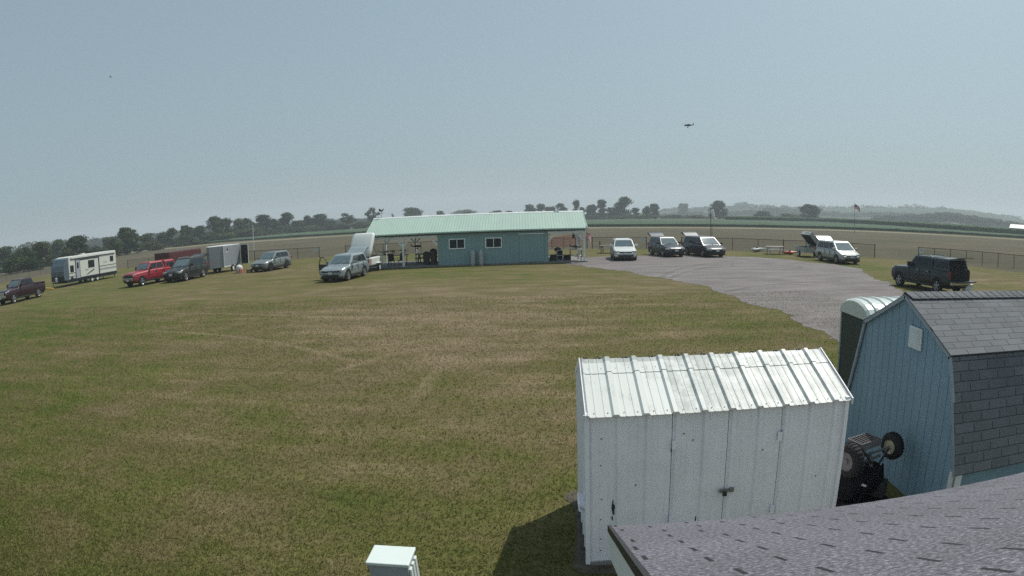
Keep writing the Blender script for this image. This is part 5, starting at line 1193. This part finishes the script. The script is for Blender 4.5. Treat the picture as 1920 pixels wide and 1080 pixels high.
T = [
 (8, 462, 44, 230, 'round', 'pale hazy tree cut by the left edge of the view', GL), (44, 460, 40, 200, 'round', 'bushy tree second in from the left edge', GL),
 (76, 449, 44, 190, 'round', 'broad dark tree left of the travel trailer front', GL), (108, 448, 40, 260, 'round', 'paler tree showing between two dark ones above the trailer front', GL),
 (143, 442, 56, 190, 'round', 'wide dark leafy tree rising over the travel trailer roof', GL), (128, 466, 34, 170, 'bush', 'low shrub under the wide tree over the travel trailer', GL),
 (178, 462, 40, 200, 'bush', 'low shrub over the middle of the travel trailer roof', GL), (205, 441, 34, 280, 'round', 'hazy tree above the rear half of the travel trailer', GL),
 (236, 425, 60, 215, 'round', 'large dark tree above the rear corner of the travel trailer', GL), (212, 447, 34, 205, 'bush', 'shrub hugging the large dark tree over the trailer rear corner', GL),
 (276, 437, 32, 270, 'round', 'low tree just right of the large dark tree', GL), (304, 434, 34, 280, 'round', 'rounded tree over the red pickup', GL),
 (322, 425, 26, 270, 'tall', 'narrow tree over the gap between red pickup and black vehicle', GL), (349, 421, 30, 280, 'round', 'dark tree over the black sport utility vehicle', GL),
 (374, 423, 30, 290, 'round', 'bushy tree at the nose of the grey cargo trailer', GL), (402, 405, 40, 300, 'round', 'tall full tree over the grey cargo trailer roof', GL),
 (426, 410, 28, 310, 'tall', 'narrow tree over the rear of the grey cargo trailer', GL), (453, 406, 42, 330, 'round', 'broad tree left of the thin white pole', GL),
 (473, 416, 26, 340, 'round', 'low tree right behind the thin white pole', GL), (493, 402, 40, 345, 'round', 'tree over the front of the silver grey sport utility vehicle', GL),
 (513, 410, 26, 350, 'round', 'small tree beside the peaked tree over the silver grey vehicle', GL), (535, 396, 34, 360, 'tall', 'peaked tree over the rear of the silver grey vehicle', GL),
 (558, 411, 28, 370, 'round', 'low tree in the dip between two peaked trees', GL), (578, 402, 22, 380, 'tall', 'slim tree left of the dome shaped tree', GL),
 (599, 401, 38, 380, 'round', 'dome shaped tree over the fence end sign', GL), (620, 414, 34, 380, 'bush', 'low shrub right of the dome shaped tree', GL),
 (653, 399, 36, 390, 'fork', 'open forked tree left of the raised white trailer lid', GL), (672, 416, 36, 380, 'bush', 'low shrub between the two forked trees', GL),
 (696, 389, 28, 395, 'fork', 'upright forked tree close to the mint roof corner', GL), (640, 419, 40, 378, 'bush', 'low shrub under the open forked tree', GL), (590, 421, 60, 375, 'bush', 'long low shrub under the dome shaped tree', GL),
 (540, 424, 70, 350, 'bush', 'long low shrub beneath the peaked tree', GL), (470, 428, 70, 325, 'bush', 'long low shrub at the foot of the thin white pole', GL),
 (400, 436, 60, 290, 'bush', 'low shrub just above the grey cargo trailer roof', GL), (345, 444, 60, 265, 'bush', 'low shrub just above the red trailer', GL), (287, 452, 50, 235, 'bush', 'low shrub between travel trailer and red pickup', GL), (20, 478, 50, 165, 'bush', 'low shrub above the maroon pickup hood', GL), (60, 474, 40, 165, 'bush', 'low shrub above the maroon pickup bed', GL),
 (737, 400, 8, 450, 'fork', 'tiny bare looking tree top just right of the weather vane', GM), (771, 389, 46, 480, 'round', 'wide domed tree top over the left half of the mint roof', GM),
 (825, 395, 20, 500, 'round', 'small dark tree top between two domed tree tops', GM), (872, 391, 44, 850, 'round', 'pale hazy domed tree top over the middle of the mint roof', GM),
 (875, 394, 20, 520, 'round', 'small dark tree top in front of the pale hazy dome', GM), (930, 394, 28, 520, 'round', 'flat topped tree top left of the centre gap', GM), (955, 395, 20, 520, 'round', 'smaller tree top beside the flat topped one', GM),
 (993, 383, 24, 470, 'round', 'first tree of the dense clump over the right half of the mint roof', GM), (1013, 383, 22, 470, 'tall', 'narrow tree inside the dense clump over the mint roof', GM), (1031, 385, 24, 475, 'round', 'rounded tree inside the dense clump over the mint roof', GM), (1050, 379, 22, 470, 'tall', 'last tree of the dense clump before the gap', GM),
 (1079, 376, 16, 450, 'tall', 'slim tree left of the gap at the mint roof end', GR), (1091, 388, 14, 450, 'round', 'small tree at the very end of the mint roof', GR),
 (1109, 381, 26, 445, 'round', 'full round tree just right of the clubhouse roof', GR), (1129, 375, 22, 445, 'tall', 'peaked tree above the left side of the white crossover', GR),
 (1149, 388, 30, 445, 'round', 'low broad tree above the white crossover', GR), (1171, 366, 32, 445, 'tall', 'tallest tree of the right hedgerow with a top heavy crown', GR), (1193, 390, 18, 445, 'tall', 'slim tree right of the top heavy tree', GR),
 (1212, 385, 16, 445, 'tall', 'slim upright tree left of the airy hedgerow end tree', GR), (1229, 380, 26, 445, 'tall', 'airy tree ending the right hedgerow above the dark blue crossover', GR),
 (1120, 400, 60, 440, 'bush', 'dense undergrowth shrub at the near end of the right hedgerow', GR), (1165, 400, 50, 440, 'bush', 'dense undergrowth shrub under the top heavy tree', GR), (1205, 402, 50, 440, 'bush', 'dense undergrowth shrub under the slim upright tree', GR),
 (1262, 403, 50, 470, 'bush', 'low wide shrub between blue crossover and dark minivan', GR), (1310, 403, 50, 470, 'bush', 'low wide shrub left of the lone windsock tree', GR),
 (1347, 375, 38, 445, 'round', 'lone round tree behind the windsock', GR), (1434, 397, 36, 440, 'bush', 'dark shrub left of the large lone tree by the flag', GR), (1475, 401, 50, 440, 'bush', 'dark shrub touching the large lone tree', GR),
 (1517, 380, 40, 430, 'round', 'large lone dark tree left of the flagpole', GR), (1281, 379, 22, 900, 'round', 'pale hazy round tree over the dark grey minivan', GR),
]
for a in T: tree(*a)

# ---------------------------------------------------------------- far woods and hills
def hills():
    pr = [(1150, 402), (1250, 396), (1330, 396), (1400, 392), (1480, 391), (1560, 390), (1640, 390), (1720, 389), (1780, 391), (1830, 396), (1870, 402), (1920, 413), (2000, 430)]
    xs = resample(pr, 90); V = []; F = []
    for i, (px, py) in enumerate(xs):
        for d, f_ in ((900, 0), (1100, .55), (1350, 1.0), (1700, .8), (2100, .5)):
            p = AT(px, py, 1350); h = max(p.z, 2)*f_; q = AT(px, 410, d); V.append((q.x, q.y, h+.05))
    for i in range(len(xs)-1):
        for k in range(4): F.append((i*5+k, (i+1)*5+k, (i+1)*5+k+1, i*5+k+1))
    struct(MB().add(V, F).build('hills', field_mat('wooded_hillside', (.03, .045, .025), (.04, .06, .03), (.05, .07, .04)), smooth=True))
hills()
def woods(name, rows, leaf, seed, label):
    """far-off wood: rows of (pixel x, pixel y of the tops, distance, width, base height fraction)"""
    rs = np.random.RandomState(seed); V = []; F = []; cnt = 0
    for px, py, d, wd, z0 in rows:
        p = AT(px, py, d); z1 = p.z; n = int(90+wd*6)
        for cl in range(7):
            c = np.array([p.x, p.y, 0]) + np.append(rs.normal(0, wd*.28, 2), z0+(z1-z0)*rs.uniform(.35, .8)); r = wd*rs.uniform(.22, .42)
            nn = n//4; dd = rs.normal(size=(nn, 3)); dd /= np.linalg.norm(dd, axis=1)[:, None]; q = c+dd*r*np.array([1, 1, min(1.0, (z1-z0)*.55/r)])
            q[:, 2] = np.minimum(q[:, 2], z1*1.01+rs.uniform(-.3, .3, nn)); q[:, 2] = np.maximum(q[:, 2], .2)
            s = rs.uniform(.5, 1.5, (nn, 1))*wd/14; u = rs.normal(size=(nn, 3)); u /= np.linalg.norm(u, axis=1)[:, None]; w = np.cross(u, dd)
            Q = np.stack([q-u*s, q+w*s, q+u*s, q-w*s], 1).reshape(-1, 3); V.append(Q); F.append(np.arange(nn*4).reshape(nn, 4)+cnt); cnt += nn*4
    o = npmesh(name, np.concatenate(V), np.concatenate(F), leaf); return tag(o, label, 'woods', None, 'stuff')
rs_ = np.random.RandomState(4)
prof = [(1235, 397), (1262, 392), (1300, 391), (1330, 390), (1372, 386), (1395, 380), (1410, 383), (1440, 386), (1465, 388), (1490, 389), (1530, 387), (1552, 386), (1600, 388), (1660, 388), (1720, 387), (1760, 388), (1800, 392), (1850, 400), (1890, 407), (1925, 413), (1960, 420)]
R1 = []; R2 = []; R3 = []; R4 = []
for px, py in resample(prof, 150): R1.append((px+rs_.uniform(-3, 3), py+rs_.uniform(-3.5, 2.0), 1350+rs_.uniform(-40, 40), rs_.uniform(12, 24), 4))
for px, py in resample([(1235, 402), (1300, 400), (1380, 398), (1420, 393), (1450, 389), (1480, 391), (1510, 397), (1600, 399), (1700, 401), (1780, 405), (1850, 411), (1930, 424)], 120): R2.append((px+rs_.uniform(-3, 3), py+rs_.uniform(-3, 3), 980+rs_.uniform(-40, 40), rs_.uniform(10, 20), 1))
for px, py in resample([(1650, 408), (1720, 403), (1760, 400), (1800, 403), (1850, 410), (1940, 426)], 50): R3.append((px+rs_.uniform(-3, 3), py+rs_.uniform(-3, 3), 720+rs_.uniform(-20, 20), rs_.uniform(8, 16), 1))
for px, py in resample([(-30, 470), (20, 463), (70, 454), (120, 449), (160, 448), (190, 446), (230, 445), (270, 441), (340, 432), (440, 424), (560, 415), (640, 412), (720, 411)], 120): R4.append((px+rs_.uniform(-3, 3), py+rs_.uniform(-2, 4), 620+rs_.uniform(-30, 30), rs_.uniform(8, 16), 1))
woods('far_woods', R1, LEAFS[0], 1, 'hazy blue wooded ridge along the horizon on the right side')
woods('far_woods', R2, LEAFS[2], 2, 'hazy wood in front of the ridge beyond the corn field')
woods('far_woods', R3, LEAFS[1], 3, 'darker wood at the foot of the ridge beyond the dark slate pickup')
woods('far_woods', R4, LEAFS[1], 4, 'pale distant wood behind the trees on the left side')

# ---------------------------------------------------------------- grass close to the camera
def grass():
    rs = np.random.RandomState(9); n = 420000
    y = 2.6+26*rs.uniform(0, 1, n)**2.1; x = -1.75*y-1.5+rs.uniform(0, 1, n)*(2.6*y+4)
    ok = ~((x > -.05) & (x < 3.1) & (y > 5.7) & (y < 7.55)) & ~((x > .1) & (y < 5.4)) & ~((x > 4.5) & (y > 5.4) & (y < 9.2)) & ~((np.abs(x+1.5) < .32) & (np.abs(y-4.03) < .28)) & ~((x > 3.0) & (y < 7.2)) & (x < 12)
    x, y = x[ok], y[ok]; n = len(x)
    h = rs.uniform(.018, .055, n); a = rs.uniform(0, 6.28, n); w = rs.uniform(.003, .0075, n)*(1+y*.05); lean = rs.uniform(.2, 1.3, n)*h; b = rs.uniform(0, 6.28, n)
    p0_ = np.stack([x-np.cos(a)*w, y-np.sin(a)*w, np.full(n, .0045)], 1); p1_ = np.stack([x+np.cos(a)*w, y+np.sin(a)*w, np.full(n, .0045)], 1); p2_ = np.stack([x+np.cos(b)*lean, y+np.sin(b)*lean, h], 1)
    V = np.stack([p0_, p1_, p2_], 1).reshape(-1, 3); F = np.arange(n*3).reshape(n, 3)
    t = NT('grass_blades'); t.b.inputs['Specular IOR Level'].default_value = .1
    big = t.noise(.05, 5, t.map(t.tc, (1, 1.6, 1), (0, 0, .25), (13, 4, 0)), .62); mid = t.noise(.55, 5, t.map(t.tc, (1, 1.3, 1), (0, 0, .4)), .65); fn = t.noise(60, 2, None, .7)
    v = t.math('ADD', t.math('MULTIPLY', big, .5), t.math('MULTIPLY', mid, .35)); v = t.math('ADD', v, t.math('MULTIPLY', fn, .26))
    c = t.ramp(v, [(.38, (.060, .112, .020)), (.47, (.100, .132, .030)), (.56, (.148, .142, .048)), (.66, (.21, .17, .080)), (.80, (.36, .28, .17))])
    t.out(c, .8); tr = t.n.new('ShaderNodeBsdfTranslucent'); t.l.new(c, tr.inputs[0]); ms = t.n.new('ShaderNodeMixShader'); ms.inputs[0].default_value = .5
    t.l.new(t.b.outputs[0], ms.inputs[1]); t.l.new(tr.outputs[0], ms.inputs[2]); t.l.new(ms.outputs[0], t.n['Material Output'].inputs['Surface'])
    o = npmesh('grass', V, F, t.m); return tag(o, 'short mown grass blades near the camera', 'grass', None, 'stuff')
grass()
